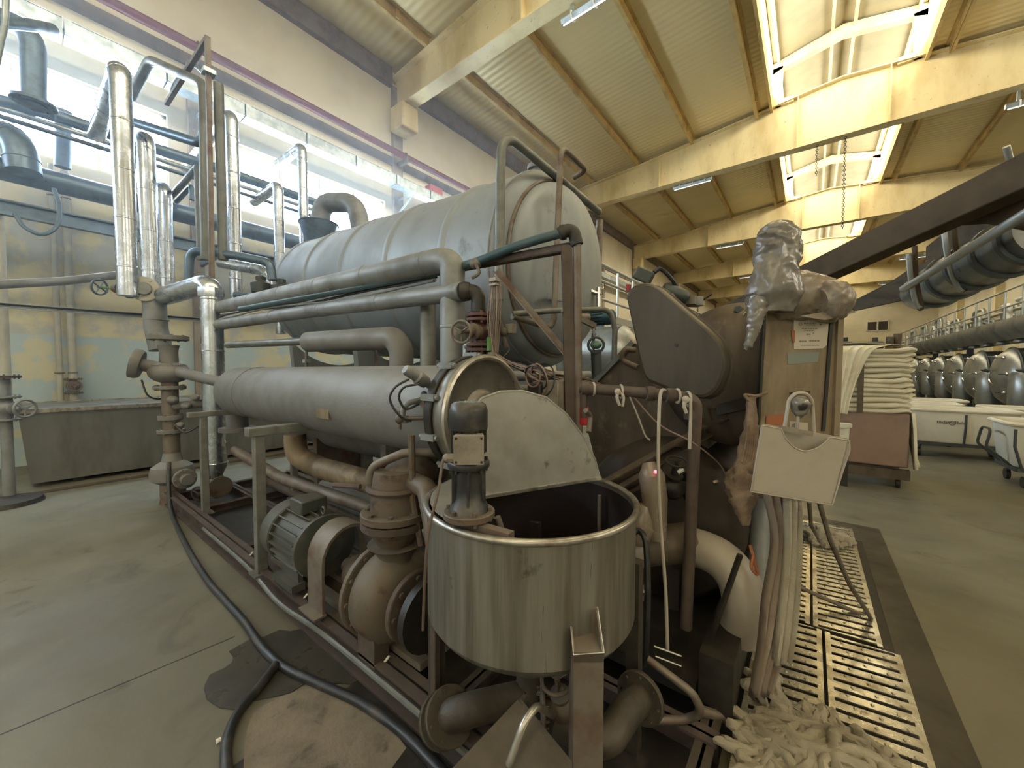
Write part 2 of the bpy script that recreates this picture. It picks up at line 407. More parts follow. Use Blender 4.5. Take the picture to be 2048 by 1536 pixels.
M_wall = wall_mat(); M_floor = floor_mat(); M_roof = roof_mat()

# ------------------------------------------------------------------ room shell
XL, XR, YB, YF = -10.0, 11.4, -14.0, 65.0
EZ, MZ = 10.35, 10.95           # roof height at the walls and at the monitor's edge
ML, MR_, RX = -1.3, 2.5, .6     # monitor left, right and ridge
def struct(name, mb, m, bevel=0, label=None): return solo(name, mb, m, label=label, kind='structure', base=(0, 0, 0), bevel=bevel)
fl = struct('floor', MB().span((XL-.3, YB-.3, -.3), (XR+.3, YF+.3, 0)), M_floor)
# left wall with openings in each bay
BEAMS = [-2.5, 7.2, 16.9, 26.6, 36.3, 46.0, 55.7]
WZ0, WZ1 = 5.05, 6.5
bays = [(7.2+4.85*k) for k in range(-5, 12)]
wl = MB(); wl.span((XL-.3, YB, 0), (XL, YF, WZ0)); wl.span((XL-.3, YB, WZ1), (XL, YF, 11))
y0 = YB
wins = []
for b in bays:
    a0, a1 = b-4.15, b-.40
    if a0 < YB+.3 or a1 > 13: continue
    wl.span((XL-.3, y0, WZ0), (XL, a0, WZ1)); y0 = a1; wins.append((a0, a1))
wl.span((XL-.3, y0, WZ0), (XL, YF, WZ1))
WL = struct('wall_left', wl, M_wall)
for i, (a0, a1) in enumerate(wins):
    fr = MB(); t = .06; x = XL-.12
    fr.span((x-.04, a0, WZ0), (x+.04, a1, WZ0+t)); fr.span((x-.04, a0, WZ1-t), (x+.04, a1, WZ1))
    fr.span((x-.04, a0, WZ0), (x+.04, a0+t, WZ1)); fr.span((x-.04, a1-t, WZ0), (x+.04, a1, WZ1))
    wo = struct('window_%d' % (i+1), fr, M_frame)
    n = 4; st = (a1-a0)/n
    for k in range(1, n): child(wo, 'mullion', MB().span((x-.03, a0+k*st-.025, WZ0+t), (x+.03, a0+k*st+.025, WZ1-t)), M_frame)
    for k in range(n): child(wo, 'pane', MB().span((x-.012, a0+k*st+.03, WZ0+t), (x, a0+(k+1)*st-.03, WZ1-t)), M_win)
WR0, WR1 = 6.6, 9.0
wr = MB().span((XR, YB, 0), (XR+.3, YF, WR0)); wr.span((XR, YB, WR1), (XR+.3, YF, 11))
y0 = YB; nw = len(wins)
rw = [(b-7.0, b-2.6) for b in BEAMS if b < 18]  # unseen windows, added in the right wall to light the foreground
for (a0, a1) in rw:
    a0 = max(a0, YB+.5); wr.span((XR, y0, WR0), (XR+.3, a0, WR1)); y0 = a1
    fr = MB(); x = XR+.12
    for (p, q) in (((x-.04, a0, WR0), (x+.04, a1, WR0+.06)), ((x-.04, a0, WR1-.06), (x+.04, a1, WR1)), ((x-.04, a0, WR0), (x+.04, a0+.06, WR1)), ((x-.04, a1-.06, WR0), (x+.04, a1, WR1))): fr.span(p, q)
    nw += 1; wo = struct('window_%d' % nw, fr, M_frame); child(wo, 'pane', MB().span((x, a0+.06, WR0+.06), (x+.012, a1-.06, WR1-.06)), M_rfill)
wr.span((XR, y0, WR0), (XR+.3, YF, WR1)); struct('wall_right', wr, M_wall)
struct('wall_far', MB().span((XL-.3, YF, 0), (XR+.3, YF+.3, 12.9)), M_wall)
# rear wall behind the camera with a wide strip of windows
rb = MB().span((XL-.3, YB-.3, 0), (XR+.3, YB, 3.0)); rb.span((XL-.3, YB-.3, 7.0), (XR+.3, YB, 12.9))
rb.span((XL-.3, YB-.3, 3), (-7, YB, 7)); rb.span((8.5, YB-.3, 3), (XR+.3, YB, 7)); struct('wall_rear', rb, M_wall)
nw += 1; fr = MB(); fr.span((-7, YB-.2, 3), (8.5, YB-.1, 3.1)); fr.span((-7, YB-.2, 6.9), (8.5, YB-.1, 7)); wo = struct('window_%d' % nw, fr, M_frame)
child(wo, 'pane', MB().span((-7, YB-.16, 3.1), (8.5, YB-.14, 6.9)), M_bwin)
# small window on the far wall
c = aty(1755, 652, YF-.02); nw += 1
fr = MB(); hw, hh = 1.0, .62
for (a, b) in (((-hw, -hh), (hw, -hh+.1)), ((-hw, hh-.1), (hw, hh)), ((-hw, -hh), (-hw+.1, hh)), ((hw-.1, -hh), (hw, hh)), ((-.08, -hh), (.08, hh))):
    fr.span((c.x+a[0], YF-.08, c.z+a[1]), (c.x+b[0], YF+.02, c.z+b[1]))
wo = struct('window_%d' % nw, fr, M_white); child(wo, 'pane', MB().span((c.x-hw+.05, YF-.05, c.z-hh+.05), (c.x+hw-.05, YF-.02, c.z+hh-.05)), M_dkglass)

# roof sheets, monitor, purlins
sl = (MZ-EZ)/(ML-XL)
def rz(x): return EZ+(x-XL)*sl if x <= ML else (EZ+(XR-x)*((MZ-EZ)/(XR-MR_)) if x >= MR_ else 12.45+(1-abs(x-RX)/1.95)*.42)
cl = MB()
cl.prism([(XL-.3, YB-.3, rz(XL)), (ML, YB-.3, MZ), (ML, YB-.3, MZ+.1), (XL-.3, YB-.3, rz(XL)+.1)], (0, YF-YB+.6, 0))
cl.prism([(MR_, YB-.3, MZ), (XR+.3, YB-.3, EZ), (XR+.3, YB-.3, EZ+.1), (MR_, YB-.3, MZ+.1)], (0, YF-YB+.6, 0))
cl.prism([(ML-.15, YB-.3, 12.42), (RX, YB-.3, 12.87), (RX, YB-.3, 12.97), (ML-.15, YB-.3, 12.52)], (0, YF-YB+.6, 0))
cl.prism([(RX, YB-.3, 12.87), (MR_+.15, YB-.3, 12.42), (MR_+.15, YB-.3, 12.52), (RX, YB-.3, 12.97)], (0, YF-YB+.6, 0))
CE = struct('ceiling', cl, M_roof)
for s_, x_ in ((1, ML+.02), (-1, MR_-.02)): child(CE, 'monitor_roof', MB().prism([(x_, YB, 12.39), (RX, YB, 12.84), (RX, YB, 12.86), (x_, YB, 12.41)], (0, YF-YB, 0)), M_mroof)
child(CE, 'monitor_kerb', MB().span((ML-.06, YB, 10.75), (ML+.02, YF, 11.25)), M_purlin)
child(CE, 'monitor_kerb', MB().span((MR_-.02, YB, 10.75), (MR_+.06, YF, 11.25)), M_purlin)
child(CE, 'monitor_head', MB().span((ML-.1, YB, 12.28), (ML, YF, 12.46)), M_cream)
child(CE, 'monitor_head', MB().span((MR_, YB, 12.28), (MR_+.1, YF, 12.46)), M_cream)
allb = [YB]+BEAMS+[YF]
for i in range(len(allb)-1):
    a, b = allb[i], allb[i+1]
    child(CE, 'skylight_pane', MB().span((ML-.09, a+.05, 11.25), (ML-.07, b-.05, 12.28)), M_mon)
    child(CE, 'skylight_pane', MB().span((MR_+.07, a+.05, 11.25), (MR_+.09, b-.05, 12.28)), M_mon)
    for px in (-8.3, -6.1, -3.9, -1.72, 2.95, 5.1, 7.3, 9.5):
        z = rz(px)-.13; pm = MB(); s = 1 if px < 0 else -1
        pm.span((px-.01, a+.12, z-.12), (px+.01, b-.12, z+.12)); pm.span((px, a+.12, z+.10), (px+.09*s, b-.12, z+.12)); pm.span((px-.09*s, a+.12, z-.12), (px, b-.12, z-.10))
        for q in (.12, .88):
            yy = a+(b-a)*q; pm.span((px-.02, yy-.05, z-.10), (px+.05, yy+.05, z+.10))
        child(CE, 'purlin', pm, M_purlin)
    for px in (RX-.28, RX+.28):
        z = 12.72; child(CE, 'purlin', MB().span((px-.04, a+.1, z-.10), (px+.04, b-.1, z+.08)), M_cream)
    for px in (-1.12, 2.32): child(CE, 'purlin', MB().span((px-.03, a+.1, 12.25), (px+.03, b-.1, 12.42)), M_cream)
    child(CE, 'eaves_beam', MB().span((XL, a+.2, 9.85), (XL+.16, b-.2, 10.35)), M_brown)
    child(CE, 'eaves_beam', MB().span((XR-.16, a+.2, 9.85), (XR, b-.2, 10.35)), M_brown)

# tapered I-beams across the hall
lab = {-2.5: 'cream steel roof beam behind the camera end of the hall', 7.2: 'nearest cream steel roof beam, rising from the bracket on the left wall at top centre',
       16.9: 'second cream steel roof beam, the long one crossing above the grey tank', 26.6: 'third cream steel roof beam, behind the plastic-wrapped post top',
       36.3: 'fourth cream roof beam in the distance', 46.0: 'fifth cream roof beam, second from the far wall', 55.7: 'farthest cream roof beam before the far wall'}
ZB = 9.22
for y in BEAMS:
    T = Thing('roof_beam', lab[y], 'beam', (RX, y, ZB), 'cream roof beams across the hall')
    xs = [XL+.05, -6, ML-.3, RX, MR_+.3, 7, XR-.05]
    def zt(x): return {ML-.3: 10.82, RX: 11.05, MR_+.3: 10.82}.get(x, rz(x)-.28 if abs(x-RX) > 3 else 11)-.0
    web = MB(); web.prism([(x, y-.02, ZB) for x in xs]+[(x, y-.02, zt(x)) for x in reversed(xs)], (0, .04, 0))
    T.part('web', web, M_cream)
    T.part('bottom_flange', MB().span((XL+.05, y-.2, ZB-.03), (XR-.05, y+.2, ZB)), M_cream)
    tf = MB()
    for a, b in zip(xs, xs[1:]): tf.prism([(a, y-.2, zt(a)), (b, y-.2, zt(b)), (b, y-.2, zt(b)+.03), (a, y-.2, zt(a)+.03)], (0, .4, 0))
    T.part('top_flange', tf, M_cream)
    for sx_ in (-.55, 1.75, -5.2, 6.4): T.part('stiffener', MB().span((sx_-.012, y-.18, ZB), (sx_+.012, y+.18, zt(RX)-.12 if abs(sx_-RX) < 2 else zt(xs[1])-.02)), M_cream)
    # hoop of the monitor standing on the beam
    hp = MB(); ww = .2
    for s, X in ((1, ML), (-1, MR_)):
        hp.prism([(X, y-.12, 10.86), (X+s*.26, y-.12, 10.86), (X+s*.3, y-.12, 12.2), (X, y-.12, 12.2)], (0, .24, 0))
        hp.span((min(X, X+s*.62), y-.13, 10.86), (max(X, X+s*.62), y+.13, 11.06))
        hp.prism([(X, y-.12, 12.0), (X+s*.30, y-.12, 12.12), (RX, y-.12, 12.42), (RX, y-.12, 12.76), (X, y-.12, 12.36)], (0, .24, 0))
    T.part('skylight_hoop', hp, M_cream)
M_wcol = mat('grey brown wall column', (.30, .25, .19), .6, dirt=(.20, .16, .12), amt=.5)
k = 0
for y in [b for b in bays if b < YF]:
    k += 1
    big = any(abs(y-q) < .1 for q in BEAMS)
    struct('trim_%d' % k, MB().span((XL, y-(.16 if big else .10), 0), (XL+.12, y+(.16 if big else .10), 9.9 if big else 7.7)), M_wcol)
    if big:
        k += 1
        o = struct('trim_%d' % k, MB().span((XL+.12, y-.28, 8.5), (XL+.72, y+.28, 9.19)), M_cream, bevel=.04)
for y in BEAMS[1:]:
    k += 1; struct('trim_%d' % k, MB().span((XR-.45, y-.22, 0), (XR, y+.22, 9.2)), M_cream)
    k += 1; struct('trim_%d' % k, MB().span((XR-.9, y-.28, 8.7), (XR-.45, y+.28, 9.19)), M_cream)
k += 1; struct('trim_%d' % k, MB().span((XL, YB, 7.62), (XL+.05, YF, 7.86)), M_brown)  # plain brown strip along the left wall, behind the red pipe
for p, q in (((0, 1470), (410, 1298)), ((1135*2-1270, 1100), (1990, 1130))):
    if p[0] < 900: a, b = atz(*p, 0), atz(*q, 0); child(fl, 'floor_joint', MB().bar(a+(a-b)*.3, b+(b-a)*.2, .008, .002), M_blk)
# fluorescent fixtures under the beams
def lamp(y, x0, label, z=9.12, off=.16):
    T = Thing('fluorescent_lamp', label, 'lamp', (x0+.7, y+off, z-.1), 'fluorescent lamps under the roof beams')
    h = MB(); h.prism([(x0, y+off-.08, z), (x0, y+off-.045, z-.075), (x0, y+off+.045, z-.075), (x0, y+off+.08, z), (x0, y+off+.05, z+.05), (x0, y+off-.05, z+.05)], (1.45, 0, 0))
    T.part('housing', h, M_galv)
    T.part('tube', MB().cyl((x0+.04, y+off-.02, z-.1), (x0+1.41, y+off-.02, z-.1), .016, 10), M_lampw)
    for q in (.25, .75, 1.2): T.part('clip', MB().span((x0+q-.015, y+off-.085, z-.08), (x0+q+.015, y+off+.085, z+.06)), M_white)
    T.part('bracket', MB().span((x0+.2, y+off-.03, z+.05), (x0+.26, y+off+.03, ZB)).span((x0+1.15, y+off-.03, z+.05), (x0+1.21, y+off+.03, ZB)), M_galv)
lamp(7.2, -4.35, 'fluorescent lamp under the nearest roof beam, at the top of the picture', 8.95)
lamp(16.9, -4.7, 'fluorescent lamp on the left half of the second roof beam')
lamp(16.9, 4.1, 'fluorescent lamp on the right half of the second roof beam, cut by the right edge', 8.85)
lamp(26.6, -4.8, 'fluorescent lamp on the left half of the third roof beam')
lamp(36.3, -4.8, 'fluorescent lamp on the left half of the fourth roof beam, seen above the belt cover')
lamp(26.6, 4.5, 'fluorescent lamp on the right half of the third roof beam, above the dark arm', 9.0)
lamp(36.3, 4.5, 'fluorescent lamp on the right half of the fourth roof beam', 9.0)
lamp(46.0, 4.5, 'farthest fluorescent lamp, on the right half of the fifth roof beam', 9.0)

# chains hanging from the second beam
for u_, lb, ln in ((1634, 'short rusty chain hanging from the second roof beam, the left one of two', 1.1), (1690, 'long rusty chain hanging from the second roof beam, the right one of two', 3.0)):
    p = aty(u_, 300, 16.9); ch = MB(); n = int(ln/.075)
    for j in range(n):
        ch.torus((p.x, 16.9, ZB-.06-j*.075), (1, 0, 0) if j % 2 else (0, 1, 0), .034, .010, 8, 4)
    solo('chain', ch, M_blk, lb, 'chain', 'chains under the second beam')

# red pipe along the wall, galvanised tray
T = Thing('red_pipe', 'long dark red pipe running high along the left wall', 'pipe', (XL+.45, 10, 7.8))
T.part('pipe_run', MB().cyl((XL+.45, -6, 7.8), (XL+.45, 15.5, 7.8), .085, 16), M_redp)
for y in (2.35, 7.2, 12.05): T.part('bracket', MB().span((XL, y-.04, 7.6), (XL+.55, y+.04, 7.72)).torus((XL+.45, y, 7.8), (0, 1, 0), .1, .02, 16, 6), M_bframe)
T = Thing('cable_tray', 'galvanised cable tray of riveted sheet below the red pipe', 'tray', (-9.3, 10, 6.7))
y = -3.0
while y < 30:
    tb = MB().span((-9.45, y+.012, 6.68), (-9.15, y+1.19, 6.69)).span((-9.45, y+.012, 6.69), (-9.44, y+1.19, 6.92)).span((-9.16, y+.012, 6.69), (-9.15, y+1.19, 6.92))
    tb.span((-9.15, y+.012, 6.69), (-9.135, y+.09, 6.93)).span((-9.46, y+.012, 6.92), (-9.14, y+1.19, 6.935))
    T.part('tray_panel', tb, M_galv); y += 1.2
for y in (-.5, 2.4, 7.2, 12.05): T.part('support_bracket', MB().bar((XL, y, 6.64), (-9.1, y, 6.64), .05, .05).bar((XL, y, 6.2), (-9.2, y, 6.6), .04, .04), M_galv)
# ------------------------------------------------------------------ haze volume added to imitate the window glare at the left wall
def haze():
    m = bpy.data.materials.new('glare haze'); m.use_nodes = True; nt = m.node_tree; nt.nodes.clear(); N = nt.nodes; L = nt.links
    o = N.new('ShaderNodeOutputMaterial'); v = N.new('ShaderNodeVolumeScatter'); v.inputs['Color'].default_value = (.90, .96, 1, 1); v.inputs['Anisotropy'].default_value = .45
    g = N.new('ShaderNodeTexCoord'); sx = N.new('ShaderNodeSeparateXYZ'); L.new(g.outputs['Object'], sx.inputs[0])
    def mr(src, a, b):
        r = N.new('ShaderNodeMapRange'); r.interpolation_type = 'SMOOTHSTEP'; L.new(src, r.inputs[0]); r.inputs[1].default_value = a; r.inputs[2].default_value = b; r.inputs[3].default_value = 0; r.inputs[4].default_value = 1; return r.outputs[0]
    def mul(a, b):
        x = N.new('ShaderNodeMath'); x.operation = 'MULTIPLY'
        for i, c in enumerate((a, b)):
            if isinstance(c, float): x.inputs[i].default_value = c
            else: L.new(c, x.inputs[i])
        return x.outputs[0]
    d = mul(mul(mr(sx.outputs['X'], -2.0, -6.5), mr(sx.outputs['Y'], 11.0, 5.0)), mr(sx.outputs['Z'], 9.0, 5.5))
    d = mul(mul(d, mr(sx.outputs['Z'], .3, 2.5)), HAZE); L.new(d, v.inputs['Density'])
    L.new(v.outputs[0], o.inputs['Volume'])
    h = solo('glare_haze', MB().span((XL+.02, -6, .31), (-2.0, 11.0, 9.0)), m, kind='stuff', base=(0, 0, 0))
    h['label'] = 'thin bluish glare haze added along the left wall windows'; h['category'] = 'haze'
haze()
# ------------------------------------------------------------------ generic plumbing
def bands(T, path, r, step, m, name='band'):
    """thin lap seams of the cladding, one mesh per seam, along a polyline"""
    d = 0; nxt = step*.6
    for a, b in zip(path, path[1:]):
        L = (b-a).length
        while nxt < d+L:
            p = a+(b-a)*((nxt-d)/L); ax = (b-a).normalized()
            T.part(name, MB().lathe([(r*1.005, -.012), (r*1.045, -.008), (r*1.045, .008), (r*1.005, .012)], p, ax, 18), m); nxt += step
        d += L
def pipe(name, pts, r, m, label, cat='pipe', br=None, seams=0, flanges=(), n=14, group=None, base=None, caps=()):
    pts = [V(p) for p in pts]; path = rpath(pts, br if br else r*2.2)
    lo = min(pts, key=lambda q: q.z)
    T = Thing(name, label, cat, base or lo, group)
    T.part('pipe_run', MB().tube(path, r, n), m)
    if seams: bands(T, path, r, seams, m)
    for (i, f) in flanges:
        a, b = pts[i], pts[i+1]; T.part('flange', MB().flange(a+(b-a)*f, b-a, r*1.75, max(.02, r*.35), 8, max(.005, r*.1)), m)
    return T
def wheel(T, c, ax, r, m, spokes=3, up=None, name='handwheel'):
    c = V(c); x, y, a = frame(ax); w_ = MB().torus(c, ax, r, r*.13, 24, 8)
    for k in range(spokes):
        t = 2*PI*k/spokes+.5; w_.tube([c, c+(x*math.cos(t)+y*math.sin(t))*r], r*.09, 6)
    w_.cyl(c-a*r*.15, c+a*r*.15, r*.2, 10); T.part(name, w_, m, up=up)
def valve(T, c, ax, r, m, stem=(0, 0, 1), sl_=None, wr=None, mw=None):
    """globe valve: bulging body on pipe axis ax, two flanges, bonnet, stem and handwheel along stem"""
    c = V(c); a = V(ax).normalized(); s_ = V(stem).normalized(); L = sl_ or r*3.2
    T.part('valve_body', MB().lathe([(r*.7, -r*1.6), (r*.75, -r), (r*1.15, -r*.5), (r*1.25, 0), (r*1.15, r*.5), (r*.75, r), (r*.7, r*1.6)], c, a, 20).lathe([(r*.8, 0), (r*.62, r*1.3), (r*.85, r*1.35), (r*.85, r*1.6), (r*.4, r*1.7), (r*.3, L*.8)], c, s_, 16), m)
    for k in (-1, 1): T.part('flange', MB().flange(c+a*k*r*1.65, a, r*1.6, r*.28, 8, r*.1), m)
    T.part('stem', MB().cyl(c+s_*r*1.4, c+s_*(L+r*.15), r*.13, 8), m)
    wheel(T, c+s_*L, s_, wr or r*1.3, mw or m)
def motor(T, c, ax, r, L, m, box=True, fins=22, mbox=None):
    """finned electric motor centred at c with axis ax (fan cowl at the -ax end)"""
    c = V(c); x, y, a = frame(ax)
    T.part('motor_body', MB().lathe([(r*.55, -L*.5), (r*.86, -L*.48), (r*.86, L*.40), (r*.97, L*.40), (r*.97, L*.46), (r*.5, L*.5)], c, a, 28), m)
    fm = MB()
    for k in range(fins):
        t = 2*PI*k/fins; d = x*math.cos(t)+y*math.sin(t); fm.bar(c+d*r*.9-a*L*.28, c+d*r*.9+a*L*.40, r*.035, r*.2, d)
    T.part('cooling_fins', fm, m)
    T.part('fan_cowl', MB().lathe([(r*.45, -L*.60), (r*.8, -L*.60), (r*1.0, -L*.55), (r*1.03, -L*.28), (r*.98, -L*.27)], c, a, 28), m)
    if box:
        T.part('terminal_box', MB().box(c+V((0, 0, r*1.12)) if abs(a.z) < .5 else c, (L*.34, r*.85, r*.45) if abs(a.x) > .5 else (r*.85, L*.34, r*.45)), mbox or m, bevel=r*.05)

# ------------------------------------------------------------------ high pipework in front of the windows
PX_ = -8.5
z1 = 4.22
pipe('steam_main', [(PX_, -3.5, z1), (PX_, 9.5, z1-.05)], .15, M_dpipe, 'thick dark blue-grey pipe running level below the windows', seams=1.9, n=18)
T = Thing('support_channel', 'blue-grey steel channel below the thick dark pipe on the left wall', 'beam', (PX_, 3, 3.6)); T.part('channel', MB().chan((PX_, -3.5, 3.72), (PX_, 9.5, 3.66), .09, .2, .02), M_dpipe)
for y in (-.2, 2.4, 4.8, 7.2): T.part('wall_arm', MB().bar((XL, y, 3.7), (PX_, y, 3.7), .06, .08), M_dpipe)
pipe('condensate_pipe', [atx(-150, 168, PX_), atx(82, 222, PX_), atx(235, 273, PX_), atx(420, 332, PX_), atx(640, 408, PX_)], .085, M_dpipe, 'dark blue pipe crossing the windows at mid height', seams=1.7)
pipe('condensate_pipe', [atx(-150, 180, PX_+.1), atx(20, 222, PX_+.1), atx(235, 292, PX_+.1), atx(420, 352, PX_+.1), atx(640, 424, PX_+.1)], .035, M_galv, 'thin pale pipe just under the dark blue pipe at the windows')
pipe('condensate_pipe', [atx(-120, 195, PX_+.2), atx(235, 306, PX_+.2), atx(420, 366, PX_+.2), atx(640, 437, PX_+.2)], .03, M_dpipe, 'thin dark pipe, lowest of the three crossing the windows')
# big bent ducts at the left edge
pipe('bent_duct', [at(-60, 12, 4.9), at(66, 62, 5.0), at(68, 212, 5.0)], .115, M_dpipe, 'dark pipe elbow turning down onto the window pipe at the upper left corner', br=.3, n=18, flanges=((1, .96),))
pipe('bent_duct', [at(-60, 262, 5.0), at(36, 270, 5.05), at(48, 345, 5.05)], .16, M_dpipe, 'wide dark elbow bending down into the thick pipe at the left edge', br=.28, n=18, seams=.3)
pipe('bent_duct', [at(-40, 40, 4.0), at(60, 50, 4.4), at(105, 58, 4.8)], .06, M_dpipe, 'short dark pipe beside the tray at the upper left corner', n=12)
pipe('white_pipe', [at(14, -60, 3.3), at(10, 50, 3.3), at(-20, 190, 3.3)], .02, M_galv, 'slim pale pipe cutting the upper left corner')
pipe('drop_pipe', [at(128, 222, 5.9), at(125, 335, 5.9)], .09, M_dpipe, 'short pipe stub hanging below the window pipes near the left edge', flanges=((0, .1),))
# cladded silver verticals: (u_top, v_top, u_bot, v_bot, depth, r, arm)
def riser(ut, vt, ub, vb, d, r, m, label, arm=None, seams=.55, armr=None, cat='pipe'):
    top = at(ut, vt, d); bot = V((top.x, top.y, at(ub, vb, d).z)); pts = [bot, top]
    if arm is not None: pts.append(V((arm[0], arm[1] if len(arm) > 1 and arm[1] is not None else top.y, top.z+(arm[2] if len(arm) > 2 else 0))))
    return pipe('riser_pipe', pts, r, m, label, br=r*1.5, seams=seams, n=18, group='insulated riser pipes at the left')
riser(240, 133, 258, 592, 4.5, .098, M_silver, 'leftmost tall silver riser pipe, its top mitred back toward the window', (-8.35,))
riser(291, 272, 302, 590, 5.4, .10, M_silver, 'second silver riser from the left, shorter than its neighbour', (-8.4,))
riser(328, 372, 340, 600, 5.9, .092, M_silver, 'third silver riser from the left, topped at the thick dark pipe', (-8.4,))
riser(463, 228, 470, 600, 6.2, .088, M_silver, 'silver riser right of the thin angle-iron mast', (-9.95,))
riser(556, 370, 552, 668, 6.9, .085, M_silver, 'silver riser with a short arm, left of the funnel', (-8.6,))
riser(604, 292, 606, 640, 7.6, .085, M_silver, 'silver riser with the higher arm, rightmost before the big tank', (-9.95,))
T = pipe('looped_pipe', [at(262, 195, 5.6), at(300, 120, 5.3), at(408, 168, 4.9), at(412, 520, 4.9)], .058, M_mpipe, 'dark grey pipe rising to a bend and dropping beside the mast', br=.2)
T = pipe('looped_pipe', [at(262, 243, 5.3), at(400, 287, 5.0), at(412, 268, 5.0), at(413, 190, 5.0)], .058, M_dpipe, 'dark pipe in front of the window ending in an upturned elbow', br=.12)
riser(437, 168, 440, 520, 5.0, .055, M_mpipe, 'thin dark riser directly right of the angle-iron mast', None, seams=0)
riser(395, 334, 402, 520, 5.4, .042, M_mpipe, 'thin grey riser with an arm, left of the mast', (-8.3,), seams=0)
riser(383, 372, 384, 400, 5.9, .035, M_dpipe, 'small dark pipe hook above the thick dark pipe', (-8.3,), seams=0)
T = Thing('angle_iron_mast', 'tall angle-iron mast with a long diagonal brace at upper left', 'frame', at(420, 545, 4.7))
T.part('mast', MB().chan(at(424, 560, 4.7), at(415, 74, 4.7), .05, .05, .008, up=(0, 1, 0), kind='L'), M_bframe)
T.part('brace', MB().chan(at(415, 76, 4.7), at(333, 208, 5.6), .05, .05, .008, kind='L'), M_bframe)
T.part('clamp', MB().box(at(417, 145, 4.7), (.12, .12, .05)), M_galv)
pipe('conduit', spline([at(405, 145, 5.0), at(380, 130, 5.1), at(348, 165, 5.4), at(338, 205, 5.6)], 8), .02, M_galv, 'thin curved conduit hanging at the brace of the mast', n=8)
pipe('hose_loop', spline([at(30, 428, 4.6), at(50, 455, 4.6), at(85, 469, 4.6), at(115, 450, 4.7), at(118, 410, 4.8), at(108, 378, 4.9)], 8), .022, M_dpipe, 'dark hose hanging in a loop below the channel at far left', cat='hose', n=8)
T = pipe('dark_cross_pipe', [at(376, 585, 5.0), at(380, 500, 5.0), at(478, 512, 5.0), at(540, 525, 5.0), at(545, 560, 5.0)], .052, M_dpipe, 'dark pipe bridge with two bends in front of the risers', br=.12)
T = pipe('clad_cross_pipe', [at(440, 525, 5.6), at(520, 540, 5.6), at(540, 552, 5.6), at(546, 610, 5.6)], .075, M_silver, 'silver clad pipe elbow left of the big tank', br=.16, seams=.3)
T = Thing('actuator_valve', 'pair of dark valve actuators beside the clad elbow, left of the big tank', 'valve', at(530, 610, 5.2))
for (u_, v_) in ((522, 572), (562, 577)):
    c = at(u_, v_, 5.2); T.part('actuator', MB().lathe([(.02, -.1), (.11, -.09), (.12, 0), (.12, .03), (.06, .07), (.06, .12), (.01, .13)], c, (0, 0, 1), 20), M_machd)
    T.part('yoke', MB().cyl(c+V((0, 0, -.22)), c+V((0, 0, -.09)), .03, 10), M_dpipe); T.part('flange', MB().flange(c+V((0, 0, -.2)), (0, 0, 1), .10, .03), M_dpipe)
T.part('valve_run', MB().cyl(at(470, 590, 5.2), at(600, 598, 5.2), .045, 14), M_dpipe)
# trays and rails crossing in front of the wall
T = Thing('perforated_rail', 'thin perforated galvanised rail running level across the left side', 'rail', (-7, 1, 2.2))
a, b = atx(-30, 608, -7), atx(410, 640, -7); T.part('rail', MB().chan(a, b, .07, .055, .006), M_galv)
hs = MB()
for k in range(46): p = a.lerp(b, (k+.5)/46)+V((.035, 0, .005)); hs.box(p, (.006, .06, .018))
T.part('slots', hs, M_blk, kind='stuff')
for q in (): p = a.lerp(b, q); T.part('hanger', MB().cyl(p, (p.x-.05, p.y, 3.66), .008, 6), M_galv)
pipe('grey_beam', [at(-60, 572, 4.6), at(130, 562, 5.2), at(240, 549, 5.8)], .055, M_dusty, 'dusty grey pipe sloping toward the first riser on the left side')
for u_, lb, d in ((113, 'pale downpipe on the wall behind the stainless trough, left one', 0), (140, 'pale downpipe on the wall with a valve at its foot, right one', .02)):
    p = atx(u_, 600, XL+.14); q = V((p.x, p.y, .9)); t = V((p.x, p.y, 4.9))
    T = pipe('wall_downpipe', [q, t], .05 if d else .038, M_pale, lb, base=q, group='downpipes on the left wall')
    for z in (1.5, 3.0, 4.4): T.part('pipe_clip', MB().torus((p.x, p.y, z), (0, 0, 1), .05, .012, 14, 5), M_bframe)
    if d: valve(T, (p.x, p.y, 1.28), (0, 0, 1), .07, M_bframe, stem=(1, 0, 0), wr=.08)
T = pipe('wall_downpipe', [at(14, 800, 5.2), at(2, 560, 5.2), at(-4, 400, 5.2)], .05, M_pale, 'pale downpipe at the far left edge, ending in a rusty flange', group='downpipes on the left wall')
c = at(10, 800, 4.5); T = Thing('drain_valve', 'rusty drain valve group at the far left edge beside the trough', 'valve', (c.x, c.y, 0))
T.part('stand_pipe', MB().tube(rpath([(c.x, c.y, 0), (c.x, c.y, 1.45)], .1), .05, 14), M_dusty); T.part('flange', MB().flange((c.x, c.y, 1.47), (0, 0, 1), .13, .03), M_rust)
valve(T, (c.x, c.y, 1.1), (0, 0, 1), .08, M_dusty, stem=(.6, .4, 0), wr=.1)
T.part('floor_ring', MB().lathe([(.2, 0), (.32, 0), (.30, .05), (.2, .07)], (c.x+.15, c.y-.05, 0), (0, 0, 1), 24), M_blk)

